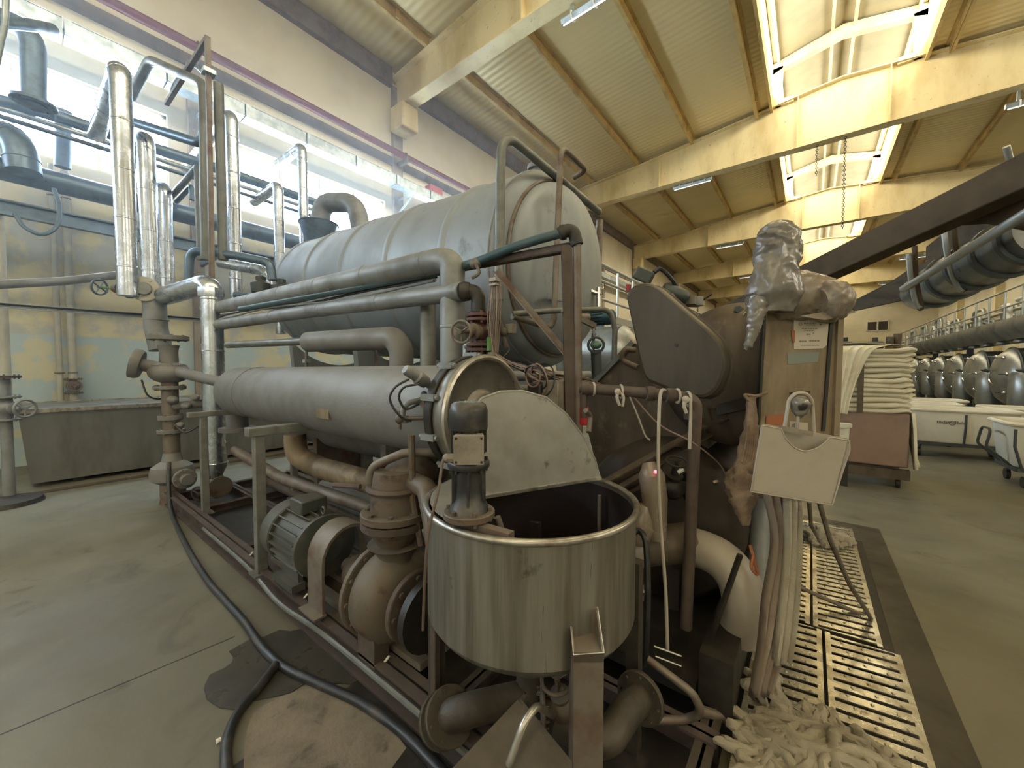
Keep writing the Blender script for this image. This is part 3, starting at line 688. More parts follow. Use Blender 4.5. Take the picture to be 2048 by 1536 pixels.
# stainless trough along the wall
x0, x1, ya, yb = -9.7, -7.9, .0, 5.4; zt_ = 1.02
T = Thing('stainless_trough', 'long low stainless trough standing along the left wall', 'tank', ((x0+x1)/2, 2.5, .0))
sh = MB(); bo = [(x0, ya+.08, .06), (x1-.10, ya+.08, .06), (x1-.10, yb, .06), (x0, yb, .06)]; to = [(x0, ya, zt_), (x1, ya, zt_), (x1, yb, zt_), (x0, yb, zt_)]
sh.add(bo+to, [(3, 2, 1, 0), (0, 1, 5, 4), (1, 2, 6, 5), (2, 3, 7, 6), (3, 0, 4, 7)], False)
T.part('shell', sh, M_trough)
T.part('rim', MB().bar((x1, ya-.03, zt_), (x1, yb, zt_), .07, .05).bar((x0, ya, zt_), (x1+.03, ya, zt_), .07, .05).bar((x0, ya, zt_), (x0, yb, zt_), .07, .05), M_rim)
T.part('lid', MB().span((x0+.02, ya+.02, zt_-.02), (x1-.02, yb, zt_+.012)), M_trough)
for y in (.5, 2.8, 5.1): T.part('foot', MB().span((x1-.25, y-.05, 0), (x1-.15, y+.05, .12)), M_blk)
for y in (1.9, 3.6): T.part('stiffener', MB().bar((x1-.105, y, .12), (x1+.005, y, zt_-.03), .03, .03), M_trough)
solo('floor_strip', MB().span((-7.70, -1, 0), (-7.58, 9, .012)), M_rust, 'rusty floor channel strip in front of the stainless trough', 'channel')

# ------------------------------------------------------------------ brown valve column and clad downcomer at the left end of the machine
C1 = atz(347, 1000, .02); d1 = (C1-CAM).dot(FH)
def col(u, v, dd=0): return at(u, v, d1+dd)
T = Thing('valve_column', 'brown dusty flanged valve column at the left end of the machine', 'valve', (C1.x, C1.y, 0))
zz = lambda v: col(347, v).z
T.part('stand', MB().lathe([(.13, 0), (.12, .05), (.12, zz(960))], (C1.x, C1.y, 0), (0, 0, 1), 22), M_bframe)
T.part('lower_valve', MB().lathe([(.12, 0), (.2, .05), (.21, .12), (.19, .2), (.1, .26), (.06, .45)], (C1.x, C1.y, zz(965)), (0, 0, 1), 22), M_exch)
T.part('lower_branch', MB().cyl((C1.x, C1.y, zz(945)), (C1.x+.42, C1.y+.05, zz(950)), .06, 16).flange((C1.x+.34, C1.y+.04, zz(949)), (1, .1, 0), .11, .04, 8, .012), M_exch)
T.part('shaft', MB().cyl((C1.x, C1.y, zz(930)), (C1.x, C1.y, zz(720)), .08, 18), M_bframe)
for (v_, r_, t_) in ((676, .19, .05), (735, .16, .06), (775, .15, .04), (835, .12, .05), (862, .13, .04)): T.part('flange', MB().flange((C1.x, C1.y, zz(v_)), (0, 0, 1), r_, t_, 8, .012), M_exch)
T.part('neck', MB().lathe([(.09, 0), (.085, .12), (.1, .2)], (C1.x, C1.y, zz(725)), (0, 0, 1), 18), M_exch)
T.part('body', MB().ball((C1.x, C1.y, zz(745)), .17, 20, 12, (1.15, 1.15, .75)), M_exch)
b = V((C1.x, C1.y, zz(740))); f = col(287, 730, -.12); dr = (f-b).normalized(); T.part('blank_flange', MB().lathe([(.07, 0), (.07, .22), (.15, .22), (.165, .25), (.165, .3), (.12, .31), (.03, .315)], b+dr*.02, dr, 24), M_exch)
T.part('branch', MB().cyl(b, (-4.9, 1.46, 1.38), .06, 16), M_exch)
T.part('cable', MB().tube(spline([col(283, 760, -.1), col(295, 790, -.1), col(318, 798, 0), col(345, 790, .1)], 6), .01, 6), M_hose)
for (u_, v_, r_) in ((345, 800, .07), (372, 812, .06), (390, 795, .055), (360, 850, .05)): T.part('fitting', MB().ball(col(u_, v_, -.05), r_, 12, 8, (1.5, .8, .7)), M_exch)
T.part('side_branch', MB().cyl(col(350, 812, .0), col(415, 806, .05), .05, 14), M_exch)
T.part('loop', MB().tube(spline([col(350, 850, -.1), col(372, 865, -.1), col(400, 850, -.1), col(412, 842, 0)], 6), .01, 6), M_hose)
# upper grey elbow with round flange facing the camera and handwheel valve
T = Thing('flanged_elbow_pipe', 'wide dusty pipe with a round bolted flange on top, left of the silver downcomer', 'pipe', col(312, 690, .25))
T.part('pipe_run', MB().tube(rpath([col(322, 700, .25), col(312, 655, .25), col(308, 590, .25), col(300, 579, .25)], .1), .115, 20), M_dusty)
c = col(288, 578, .12); dr = (CAM-c); dr.z = 0; dr = (dr.normalized()+V((.1, -.2, 0))).normalized(); T.part('round_flange', MB().flange(c, dr, .145, .035, 6, .016), M_pale); T.part('stub', MB().lathe([(.1, -.3), (.1, 0), (.075, .02), (.07, .05), (.02, .055)], c, dr, 18), M_dusty)
c2 = col(258, 578, .12); T.part('second_flange', MB().flange(c2, (c2-c), .11, .03, 6, .012), M_pale); T.part('link', MB().cyl(c, col(238, 577, .14), .05, 14), M_dusty)
T.part('seam', MB().torus(col(313, 640, .25), (0, 0, 1), .117, .006, 22, 5), M_dusty)
T = Thing('gate_valve', 'small gate valve with a dark handwheel, left of the flanged elbow', 'valve', col(240, 590, .14))
T.part('valve_body', MB().cyl(col(246, 577, .14), col(228, 577, .14), .045, 14).lathe([(.06, -.02), (.06, .02)], col(236, 577, .14), RT, 12), M_cast)
T.part('stem', MB().cyl(col(228, 577, .14), col(199, 574, .14), .014, 8), M_green); wheel(T, col(199, 574, .14), col(199, 574, .14)-col(228, 577, .14), .09, M_dpipe, 4)
# clad downcomer
tp = col(422, 572, -.1); T = Thing('clad_downcomer', 'upright silver clad pipe with a cone end, bent from the flanged elbow', 'pipe', (tp.x, tp.y, .4))
pt = [col(330, 592, .22), col(410, 569, -.08), V((tp.x, tp.y, tp.z-.02)), V((tp.x, tp.y, col(428, 925, -.1).z))]
T.part('pipe_run', MB().tube(rpath(pt, .13), .108, 22), M_silver); bot = pt[-1]
T.part('cone', MB().lathe([(.112, 0), (.11, -.03), (.05, -.17), (.045, -.2)], bot, (0, 0, 1), 22), M_silver)
T.part('band', MB().torus(bot, (0, 0, 1), .111, .008, 24, 6), M_silver)
for v_ in (600, 702): T.part('band', MB().torus((tp.x, tp.y, col(425, v_, -.1).z), (0, 0, 1), .11, .006, 24, 6), M_silver)
T.part('elbow_facet', MB().lathe([(.122, -.05), (.126, 0), (.122, .05)], pt[2]+V((0, 0, -.06)), (0, 0, 1), 8), M_silver)
v0 = V((bot.x, bot.y, bot.z-.26)); T = Thing('floor_valve', 'dark grimy floor valve under the cone of the clad downcomer', 'valve', (v0.x, v0.y, .15)); valve(T, v0, (-1, 0, 0), .075, M_cast, stem=(.5, -.7, -.1), wr=.08, mw=M_blk)
T.part('leg_pipe', MB().cyl((v0.x, v0.y, .08), v0, .035, 12), M_cast)

# ------------------------------------------------------------------ skid frame and its rails
XA, XB = -5.85, -.25; YR = 1.05
T = Thing('machine_skid', 'reddish-brown welded steel skid under the pump and heat exchanger', 'frame', (-3, 2, 0))
def rail(y, x0=XA, x1=XB, h=.12, w_=.075, m=M_skid, lb=None): return T.part('rail', MB().chan((x0, y, h/2+.005), (x1, y, h/2+.005), w_, h, .012, kind='I'), m, lb)
rail(YR, h=.15, w_=.10); rail(1.62, h=.12); rail(2.35, m=M_bframe); rail(3.4, m=M_bframe)
for x in (XA+.04, -5.0, -3.62, -2.3, -1.2, XB-.04): T.part('cross_member', MB().chan((x, YR+.04, .06), (x, 3.4, .06), .07, .11, .012, kind='I'), M_skid if x < -2 else M_grime)
T.part('drip_tray', MB().span((XA+.05, YR+.05, .02), (XB, 3.38, .03)), M_blk)
T.part('base_plate', MB().span((-3.25, YR+.03, .125), (-2.05, 1.55, .15)), M_skid)
for y in (1.14, 1.3, 1.46): T.part('slide_rail', MB().span((-3.1, y-.03, .15), (-1.4, y+.03, .185)), M_bframe)
T.part('red_pipe_run', MB().cyl((XA+.3, 1.85, .18), (-1.3, 1.85, .18), .045, 14), M_rust, 'rust-red pipe lying along the skid')
T.part('red_pipe_run', MB().cyl((XA+.3, 2.05, .16), (-1.3, 2.05, .16), .035, 14), M_rust)
for (u_, v_, lb) in ((462, 1125, 'white cable tie stub on the near skid rail, farthest left one'), (575, 1212, 'white cable tie stub in the middle of the near skid rail'), (750, 1336, 'white cable tie stub on the near skid rail, nearest one')):
    p = atz(u_, v_, .14); p = V((p.x, YR, .128)); solo('cable_tie', MB().tube([p, p+V((.015, -.01, .02)), p+V((.03, .01, .05))], .006, 6).torus(p, (1, 0, 0), .02, .005, 12, 5), M_white, lb, 'cable tie', 'cable ties on the skid rail')
T = Thing('flat_conduit', 'grey trough conduit sagging along the near skid rail', 'conduit', (-2.5, YR-.06, .1))
T.part('conduit', MB().tube(spline([(-4.3, YR-.05, .12), (-3.2, YR-.06, .125), (-2.6, YR-.075, .085), (-2.0, YR-.06, .11), (-.6, YR-.05, .11)], 8), .015, 8), M_mpipe)

# legs and stands
def post(x, y, z0, z1, w_, m, label, head=None, name='support_post'):
    T = Thing(name, label, 'post', (x, y, z0), 'posts under the heat exchanger')
    T.part('upright', MB().box((x, y, (z0+z1)/2), (w_, w_, z1-z0)), m, bevel=.004); T.part('foot_plate', MB().box((x, y, z0+.005), (w_*1.9, w_*1.9, .012)), m)
    if head: T.part('head_beam', MB().box((head[0], head[1], z1+.025), head[2]), m, bevel=.004)
    return T
post(-3.02, 1.02, .125, 1.10, .065, M_gsteel, 'grey square-tube post nearest the pump motor, in front of the heat exchanger', head=(-3.02, 1.45, (.09, 1.0, .06)))
post(-2.75, 1.86, .125, 1.10, .075, M_gsteel, 'grey square-tube post behind the pump motor')
post(-4.72, 1.12, .125, 1.09, .06, M_gsteel, 'grey square-tube post at the left end of the heat exchanger', head=(-4.72, 1.45, (.08, .9, .05)))
post(-4.5, 1.86, .125, 1.09, .06, M_gsteel, 'grey post at the left end behind the heat exchanger')

# ------------------------------------------------------------------ heat exchanger
HX = V((-1.30, 1.46, 1.325)); HL = 3.50
T = Thing('heat_exchanger', 'long horizontal dusty grey heat exchanger with a flanged round end cover', 'heat exchanger', (-3.4, 1.46, 1.06))
T.part('shell', MB().lathe([(.02, -HL-.12), (.13, -HL-.09), (.21, -HL-.03), (.25, -HL+.06), (.25, -.12)], HX, (1, 0, 0), 40), M_exch)
T.part('shell_seam', MB().torus(HX+V((-2.9, 0, 0)), (1, 0, 0), .25, .006, 40, 5), M_exch)
T.part('shell_flange', MB().lathe([(.25, -.14), (.295, -.13), (.30, -.085), (.295, -.08)], HX, (1, 0, 0), 40), M_blk)
T.part('end_cover', MB().lathe([(.285, -.078), (.292, -.05), (.298, -.02), (.292, .0), (.28, .006), (.26, -.006), (.24, -.022), (.18, -.034), (.13, -.030), (.115, -.012), (.10, -.004), (.0, -.002)], HX, (1, 0, 0), 44), M_dish, 'dull dished end cover with a rolled bright edge')
T.part('cover_ring', MB().torus(HX+V((.005, 0, 0)), (1, 0, 0), .288, .016, 44, 8), M_rim)
for k in range(10):
    t = 2*PI*k/10+.3; c = HX+V((-.1, math.cos(t)*.30, math.sin(t)*.30)); T.part('clamp_bolt', MB().box(c, (.09, .03, .03)).cyl(c+V((-.06, 0, 0)), c+V((.06, 0, 0)), .012, 8), M_dusty)
T.part('tag_plate', MB().box((-2.50, 1.222, 1.29), (.17, .02, .11)), M_pillar, 'blank pale tag plate')
T.part('neck', MB().lathe([(.1, 0), (.1, .2), (.17, .2), (.17, .24)], (-1.72, 1.46, 1.13), (0, 0, -1), 20), M_exch)
T.part('neck', MB().lathe([(.1, 0), (.1, .2), (.17, .2), (.17, .24)], (-4.9, 1.46, 1.13), (0, 0, -1), 20), M_exch)
# temperature sensor, gauge bracket and black-knob lever on its front
s0 = at(872, 778, 1.93); s1 = at(810, 738, 1.80); T = Thing('temperature_sensor', 'pale cylindrical sensor sticking up slantwise beside the end cover', 'sensor', s0)
d = s1-s0; T.part('body', MB().lathe([(.02, 0), (.02, .06), (.03, .07), (.034, .12), (.034, d.length*.62), (.026, d.length*.66), (.026, d.length*.95), (.02, d.length)], s0, d, 18), M_dusty)
T.part('cable', MB().tube(spline([at(818, 758, 1.80), at(790, 775, 1.78), at(780, 800, 1.78), at(800, 832, 1.8), at(822, 842, 1.85)], 7), .006, 6), M_hose)
T.part('cable', MB().tube(spline([at(838, 768, 1.82), at(808, 775, 1.8), at(798, 795, 1.8), at(812, 818, 1.82), at(838, 808, 1.86)], 7), .006, 6), M_hose)
g0 = at(800, 838, 1.86); T = Thing('sampling_cock', 'small sampling cock with bent tube and black ball lever at the end cover', 'valve', at(808, 852, 1.86))
T.part('tube', MB().tube(rpath([at(804, 846, 1.86), at(806, 820, 1.86), at(815, 806, 1.86), at(842, 800, 1.90)], .04), .014, 10), M_dusty)
T.part('arm', MB().cyl(at(800, 838, 1.86), at(862, 835, 1.86), .011, 8), M_cast)
T.part('body', MB().ball(g0, .025, 10, 7).cyl(g0+V((0, 0, -.05)), g0+V((0, 0, .04)), .008, 6).cyl(at(812, 832, 1.86), at(812, 846, 1.86), .013, 8), M_cast)
T.part('block', MB().box(at(868, 840, 1.86), (.05, .05, .085)), M_tbox, bevel=.008)
T.part('lever', MB().cyl(at(848, 832, 1.86), at(848, 795, 1.86), .005, 6), M_cast); T.part('knob', MB().ball(at(848, 788, 1.86), .016, 12, 8), M_blk)
pipe('drain_tube', [at(823, 870, 1.86), at(826, 1000, 1.86), at(842, 1090, 1.86)], .016, M_cast, 'thin dusty drain tube running down from the end cover to the pump', n=8)

# pump motor, guard, pump
T = Thing('pump_motor', 'dark grey finned electric motor lying on the skid', 'motor', (-2.62, 1.17, .185))
MC = V((-2.62, 1.17, .44)); motor(T, MC, (1, 0, 0), .20, .50, M_motor)
for s in (-1, 1): T.part('foot', MB().span((MC.x-.12, MC.y+s*.14-.04, .185), (MC.x+.16, MC.y+s*.14+.04, .23)).span((MC.x-.1, MC.y+s*.12-.015, .22), (MC.x+.14, MC.y+s*.12+.015, .32)), M_motor)
T.part('eye_bolt', MB().torus(MC+V((.2, 0, .22)), (0, 1, 0), .022, .007, 14, 6), M_motor)
T = Thing('coupling_guard', 'arched sheet-steel coupling guard between motor and pump', 'guard', (-2.16, 1.17, .185))
arc = [(MC.y+.17*math.cos(t), MC.z+.02+.19*math.sin(t)) for t in [PI*k/12 for k in range(13)]]
gp = [(-2.27, MC.y+.17, .185)]+[(-2.27, a, b) for a, b in arc]+[(-2.27, MC.y-.17, .185)]
gi = [(-2.27, MC.y-.155, .185)]+[(-2.27, MC.y+(a-MC.y)*.91, MC.z+.02+(b-MC.z-.02)*.91) for a, b in reversed(arc)]+[(-2.27, MC.y+.155, .185)]
T.part('cover', MB().prism(gp+gi, (.17, 0, 0)), M_bframe, bevel=.004)
for s in (-.185, .185): T.part('foot_strip', MB().box((-2.185, MC.y+s, .19), (.19, .07, .01)), M_bframe)
T = Thing('circulation_pump', 'rusty bulging circulation pump with bolted casing beside the mixing tank', 'pump', (-1.68, 1.17, .13))
PC = V((-1.66, 1.17, .40))
T.part('bearing_housing', MB().lathe([(.04, -.48), (.05, -.40), (.09, -.38), (.11, -.28), (.10, -.18), (.14, -.12), (.15, -.1)], PC, (1, 0, 0), 24), M_rust)
T.part('volute', MB().lathe([(.12, -.13), (.19, -.12), (.225, -.07), (.23, 0), (.215, .06), (.17, .10), (.12, .11), (.11, .14)], PC, (1, 0, 0), 32), M_cast)
T.part('casing_flange', MB().flange(PC+V((-.12, 0, 0)), (1, 0, 0), .24, .03, 12, .013, .215), M_cast)
T.part('cover_bolts', MB().flange(PC+V((.16, 0, 0)), (1, 0, 0), .17, .03, 8, .014), M_rust)
T.part('suction_nozzle', MB().lathe([(.11, .12), (.10, .2), (.15, .22), (.17, .24), (.17, .28)], PC, (1, 0, 0), 24), M_blk)
T.part('discharge_neck', MB().lathe([(.10, .12), (.085, .2), (.12, .26), (.14, .27)], PC, (0, 0, 1), 22), M_cast)
for s in (-1, 1): T.part('foot', MB().span((PC.x-.08, PC.y+s*.13-.04, .13), (PC.x+.06, PC.y+s*.13+.04, .28)), M_rust)
T = Thing('pump_riser', 'grimy cast riser with thick flanges from the pump up to the heat exchanger', 'pipe', (-1.66, 1.2, .67))
T.part('reducer', MB().lathe([(.09, 0), (.15, .10)], (-1.66, 1.17, .67), (0, 0, 1), 22), M_cast)
T.part('flange', MB().flange((-1.66, 1.17, .78), (0, 0, 1), .17, .035, 8, .014), M_rust); T.part('flange', MB().flange((-1.66, 1.17, .822), (0, 0, 1), .17, .035, 8, .014), M_cast)
T.part('spool', MB().lathe([(.13, 0), (.125, .12), (.11, .2)], (-1.66, 1.18, .84), (0, 0, 1), 22), M_cast)
T.part('check_valve_body', MB().ball((-1.68, 1.28, 1.0), .125, 18, 12, (1.1, 1.2, .8)), M_cast)
T.part('pipe_clamp', MB().torus((-1.66, 1.18, .955), (0, 0, 1), .135, .018, 24, 6).cyl((-1.8, 1.06, .955), (-1.95, 1.0, .95), .014, 8), M_rust)
T.part('side_elbow', MB().tube(rpath([(-1.66, 1.2, 1.0), (-1.45, 1.2, .98), (-1.3, 1.12, .86), (-1.25, 1.1, .7)], .1), .05, 14), M_cast)
T = pipe('hooked_pipe', [at(905, 905, 1.95), at(810, 905, 1.9), at(738, 935, 1.95), at(742, 985, 1.95), at(765, 992, 2.0)], .022, M_bframe, 'bent grey-brown pipe hook in front of the pump riser, below the end cover', br=.1, n=12)
pipe('purple_hose', [at(768, 925, 2.0), at(766, 985, 2.0), at(752, 1000, 2.0)], .022, M_redp, 'short purple-red hose inside the bent pipe hook', cat='hose', n=10)

# lower horizontal vessel, pale elbow pipe and diagonal beams behind the posts
T = Thing('lower_vessel', 'grey horizontal vessel under the heat exchanger, behind the posts', 'tank', (-3.2, 2.25, .6))
T.part('shell', MB().lathe([(.02, -.08), (.2, -.06), (.27, .02), (.28, .1), (.28, 2.7), (.2, 2.8), (.02, 2.84)], (-4.8, 2.25, .95), (1, 0, 0), 32), M_exch)
for x in (-4.3, -2.5): T.part('saddle', MB().span((x-.04, 2.0, .12), (x+.04, 2.5, .8)), M_bframe)
pipe('pale_elbow_pipe', [at(590, 868, 3.2), at(592, 912, 3.2), at(640, 935, 3.15), at(900, 1010, 2.5)], .085, M_pillar, 'pale beige pipe bending from under the heat exchanger toward the pump', br=.16, n=18)
pipe('under_pipe', [(-3.6, 1.78, .42), (-1.6, 1.78, .42)], .11, M_exch, 'dark thick pipe low behind the pump motor', flanges=((0, .5),))
pipe('under_pipe', [at(470, 900, 3.9), at(560, 955, 3.6), at(720, 1010, 3.0), at(900, 1080, 2.4)], .05, M_bframe, 'grey-brown pipe sloping behind the posts toward the pump', n=12)
T = Thing('hook_stand', 'thin bent rod stand over the far side of the heat exchanger', 'stand', at(617, 745, 3.5))
T.part('rod', MB().tube(rpath([at(613, 742, 3.5), at(613, 700, 3.5), at(625, 687, 3.5), at(745, 693, 3.4), at(752, 702, 3.4), at(752, 745, 3.4)], .06), .014, 8), M_bframe); T.part('clamp', MB().box(at(613, 722, 3.5), (.05, .05, .03)), M_galv)
# ------------------------------------------------------------------ big tank
TR = .90; TC = V((-2.06, 3.22, 2.49)); TL = 4.35; tilt = V((-TL, 0, .24)).normalized()
TX, TY, TA = frame(-tilt)
T = Thing('storage_tank', 'huge grey horizontal cylindrical tank with shallow ring seams, behind the heat exchanger', 'tank', (-4.3, 3.17, 0))
prof = [(.02, -TL-.42), (.25, -TL-.40), (.5, -TL-.33), (.72, -TL-.2), (.85, -TL-.05), (.9, -TL+.12), (.9, 0)]
T.part('shell', MB().lathe(prof, TC, TA, 64), M_tank)
T.part('end_cap', MB().lathe([(.9, 0), (.905, .02), (.885, .07), (.815, .125), (.79, .13), (.785, .145), (.775, .185), (.72, .24), (.5, .30), (.25, .33), (.0, .34)], TC, TA, 64), M_tank)
for h in (-4.1, -3.2, -2.3, -1.4, -.55): T.part('ring_seam', MB().lathe([(.899, h-.05), (.915, h-.03), (.915, h+.03), (.899, h+.05)], TC, TA, 64), M_tank)
T.part('cap_weld', MB().torus(TC+TA*.02, TA, .902, .010, 64, 6), M_tank)
T.part('cap_crease', MB().torus(TC+TA*.137, TA, .797, .016, 64, 8), M_bframe, 'dark dirt-filled crease ring of the end cap')
for x in (-6.0, -4.3, -2.6):
    sp = MB(); arc = [(3.17+.93*math.sin(t), 2.55-.93*math.cos(t)) for t in [(-.9+1.8*k/10) for k in range(11)]]
    sp.prism([(x, 2.5, 1.35), (x, 3.84, 1.35)]+[(x, a, b) for a, b in reversed(arc)], (.1, 0, 0)); T.part('saddle', sp, M_tank)
    for y in (2.58, 3.76): T.part('leg', MB().box((x+.05, y, .73), (.13, .11, 1.24)), M_gsteel)
T.part('support_beam', MB().bar((-6.3, 2.58, 1.33), (-2.3, 2.58, 1.33), .12, .16).bar((-6.3, 3.76, 1.33), (-2.3, 3.76, 1.33), .12, .16), M_gsteel)
T.part('top_nozzle', MB().lathe([(.07, 0), (.07, .14), (.10, .14), (.10, .18), (.06, .2)], TC+V((-.12, 0, .89)), (0, 0, 1), 18), M_dusty)
T.part('bottom_nozzle', MB().lathe([(.16, 0), (.16, .35), (.2, .36), (.2, .40)], TC+V((-.35, -.1, -.88)), (0, 0, -1), 20), M_tank)
T.part('side_plate', MB().flange(TC+V((.12, .78, -.55)), (1, .5, 0), .17, .025, 10, .012), M_dusty)
T.part('side_plate', MB().flange(TC+V((.1, .8, -.9)), (1, .5, 0), .17, .025, 10, .012), M_dusty)
T.part('lug', MB().bar(TC+V((.33, -.28, -.32)), TC+V((.36, -.55, -.34)), .02, .05), M_dusty)
# funnel and hooked duct behind the tank's left end
T = Thing('vent_funnel', 'dark funnel with a hooked dusty duct over it, behind the left end of the tank', 'duct', at(640, 480, 7.4))
c = at(638, 462, 7.4); T.part('funnel', MB().lathe([(.34, .12), (.33, .08), (.2, -.3), (.14, -.42)], c, (0, 0, 1), 28), M_dpipe)
T.part('duct', MB().tube(rpath([at(640, 450, 7.4), at(645, 405, 7.4), at(712, 405, 7.2), at(722, 460, 7.2)], .35, 8), .17, 18), M_dusty)
T.part('rim', MB().torus(c+V((0, 0, .12)), (0, 0, 1), .34, .014, 28, 6), M_dpipe)
solo('red_box', MB().box((-9.3, atx(868, 398, -9.3).y, 7.045), (.25, .5, .22)), M_redb, 'small red box at the end of the tray above the tank', 'box', bevel=.01)
# guard pipes at the tank's right end
pipe('vent_pipe', [at(997, 600, 2.95), at(1003, 262, 3.0), at(1198, 424, 4.1)], .036, M_mpipe, 'tall dark bent pipe rising before the tank and sloping down past its end cap', br=.16, n=14)
pipe('level_pipe', [at(1025, 632, 2.75), at(1100, 656, 3.0), at(1108, 640, 3.0), at(1122, 292, 3.1), at(1173, 340, 3.5), at(1148, 355, 3.6)], .024, M_bframe, 'slim grey pipe before the tank end cap with a loop at its top', br=.1, n=12)
pipe('overflow_pipe', [at(1025, 628, 2.75), at(1100, 622, 2.85), at(1222, 618, 2.95), at(1230, 660, 2.95), at(1222, 905, 2.95)], .021, M_mpipe, 'grey pipe level below the tank end cap, bent down beside the belt cover', br=.12, n=12)
pipe('sight_pole', [at(1200, 440, 4.2), at(1194, 612, 4.2)], .035, M_bframe, 'upright grey pole at the right side of the tank end cap', n=10)
T = Thing('level_motor', 'small dark blue-green motor mounted level beside the tank end cap', 'motor', at(1195, 650, 3.15)); motor(T, at(1200, 636, 3.15), (-1, .1, 0), .06, .2, M_dgreen, fins=14)
T.part('gear_stub', MB().cyl(at(1152, 636, 3.1), at(1178, 636, 3.12), .035, 12), M_bframe)
T = Thing('needle_valve', 'small chrome needle valve on the right edge of the tank', 'valve', at(1190, 585, 3.9)); T.part('body', MB().cyl(at(1178, 582, 3.9), at(1198, 588, 3.9), .025, 10).cyl(at(1198, 575, 3.9), at(1198, 615, 3.9), .03, 10), M_chrome); wheel(T, at(1204, 578, 3.85), RT, .05, M_chrome)

# ------------------------------------------------------------------ pipes and brown frame in front of the tank
P1 = [at(430, 619, 4.5), at(640, 574, 3.25), at(880, 521, 2.5), at(905, 524, 2.45), at(905, 765, 2.45)]
T = pipe('insulated_pipe', P1, .078, M_dusty, 'thick dusty insulated pipe sloping across the tank and turning down in an elbow', br=.17, n=20, seams=.62)
T = pipe('insulated_pipe', [at(430, 651, 4.4), at(620, 622, 3.4), at(926, 583, 2.36)], .058, M_dusty, 'second dusty insulated pipe below the sloping elbow pipe, ending in a black elbow', seams=.8, n=18)
pipe('brown_vessel_pipe', [at(455, 690, 4.1), at(620, 682, 3.5)], .035, M_mpipe, 'thin dark pipe level above the left part of the heat exchanger', n=12)
pipe('thick_grey_pipe', [at(618, 684, 3.4), at(790, 676, 2.9), at(803, 700, 2.88), at(803, 790, 2.88)], .088, M_exch, 'thick grey pipe level under the tank, bent down behind the heat exchanger', br=.15, n=20)
pipe('thick_grey_pipe', [at(856, 600, 2.75), at(856, 760, 2.75)], .055, M_gsteel, 'upright grey pipe just left of the pale insulated drop', n=16)
T = Thing('angle_iron_stand', 'rusty angle-iron stand with a diagonal brace in front of the tank end', 'frame', at(1140, 900, 2.1))
fa, fb = at(1141, 495, 2.1), at(440, 622, 4.4)
T.part('top_bar', MB().chan(fa, fb, .045, .045, .008, kind='C'), M_rust)
T.part('post', MB().bar(at(1133, 493, 2.1), at(1142, 905, 2.1), .055, .05, up=FH), M_rust); T.part('brace', MB().chan(at(992, 540, 2.2), at(1131, 705, 2.1), .035, .035, .006, kind='L'), M_bframe)
T.part('bracket', MB().bar(at(1190, 652, 2.2), at(1125, 620, 2.1), .02, .03), M_bframe)
pipe('pvc_riser', [at(1154, 480, 2.08), at(1158, 900, 2.08)], .021, M_bframe, 'slim grey-brown pipe standing against the rusty frame post', n=12)
T = pipe('teal_hose', spline([at(1134, 463, 2.08), at(1080, 478, 2.15), at(1020, 497, 2.25), at(960, 521, 2.35), at(880, 543, 2.55), at(700, 578, 3.0), at(480, 618, 4.0)], 6), .026, M_teal, 'teal plastic water pipe climbing along the frame to a black elbow', cat='hose', n=12, br=.01)
T.part('elbow', MB().tube(rpath([at(1118, 468, 2.08), at(1146, 456, 2.08), at(1154, 490, 2.08)], .05), .034, 14).lathe([(.04, -.012), (.04, .012)], at(1126, 465, 2.08), at(1100, 472, 2.1)-at(1130, 463, 2.08), 14), M_blk)
T.part('rag_tie', MB().ball(at(951, 527, 2.36), .034, 10, 8, (1.3, .9, 1)).tube(spline([at(948, 520, 2.34), at(958, 545, 2.33), at(944, 556, 2.34)], 5), .01, 6), M_bframe)
# cables along the bar
cabs = [(M_hose, 'black cable lying along the rusty top bar', 8), (M_wire2, 'pale cable lying along the rusty top bar', 12), (M_hose, 'lower black cable sagging under the rusty top bar', 18), (M_dusty, 'grey cable sagging under the rusty top bar', 23)]
for i, (m, lb, o_) in enumerate(cabs):
    p = []
    for k in range(9):
        t = k/8; q = fa.lerp(fb, .22+.75*t)+V((0, -.03-.008*i, -.02-.003*o_ - .02*math.sin(t*9+i*1.7)*(.3+.2*i))); p.append(q)
    solo('cable', MB().tube(spline(p, 5), .010, 7), m, lb, 'cable', 'cables along the rusty bar')
# red-brown steam valve stack under the black elbow
T = Thing('steam_valve', 'red-brown flanged steam valve with a spoked handwheel, below the black elbow', 'valve', at(955, 790, 2.35))
cx_ = at(957, 600, 2.35); X0 = lambda v: V((cx_.x, cx_.y, at(957, v, 2.35).z))
T.part('elbow', MB().tube(rpath([at(925, 583, 2.36), at(956, 583, 2.35), X0(625)], .07), .045, 16), M_blk)
T.part('collar', MB().lathe([(.055, -.03), (.06, 0), (.055, .03)], at(930, 583, 2.36), RT, 16), M_blk)
T.part('pipe_run', MB().cyl(X0(625), X0(800), .035, 14), M_rvalve)
for v_ in (631, 640, 690, 700): T.part('flange', MB().flange(X0(v_), (0, 0, 1), .075, .02, 6, .009), M_rvalve)
T.part('valve_body', MB().ball(X0(663), .06, 16, 10, (1, 1, 1.1)), M_rvalve)
wd = (at(908, 664, 2.1)-X0(663)).normalized(); T.part('bonnet', MB().lathe([(.05, .03), (.05, .07), (.03, .08), (.03, .11), (.012, .12), (.012, .22)], X0(663), wd, 14), M_cast); wheel(T, X0(663)+wd*.2, wd, .062, M_bframe, 3)
T.part('bypass', MB().cyl(X0(690)+V((-.08, -.03, 0)), X0(690), .03, 12).cyl(X0(740)+V((-.08, -.03, 0)), X0(690)+V((-.08, -.03, 0)), .02, 10), M_galv)
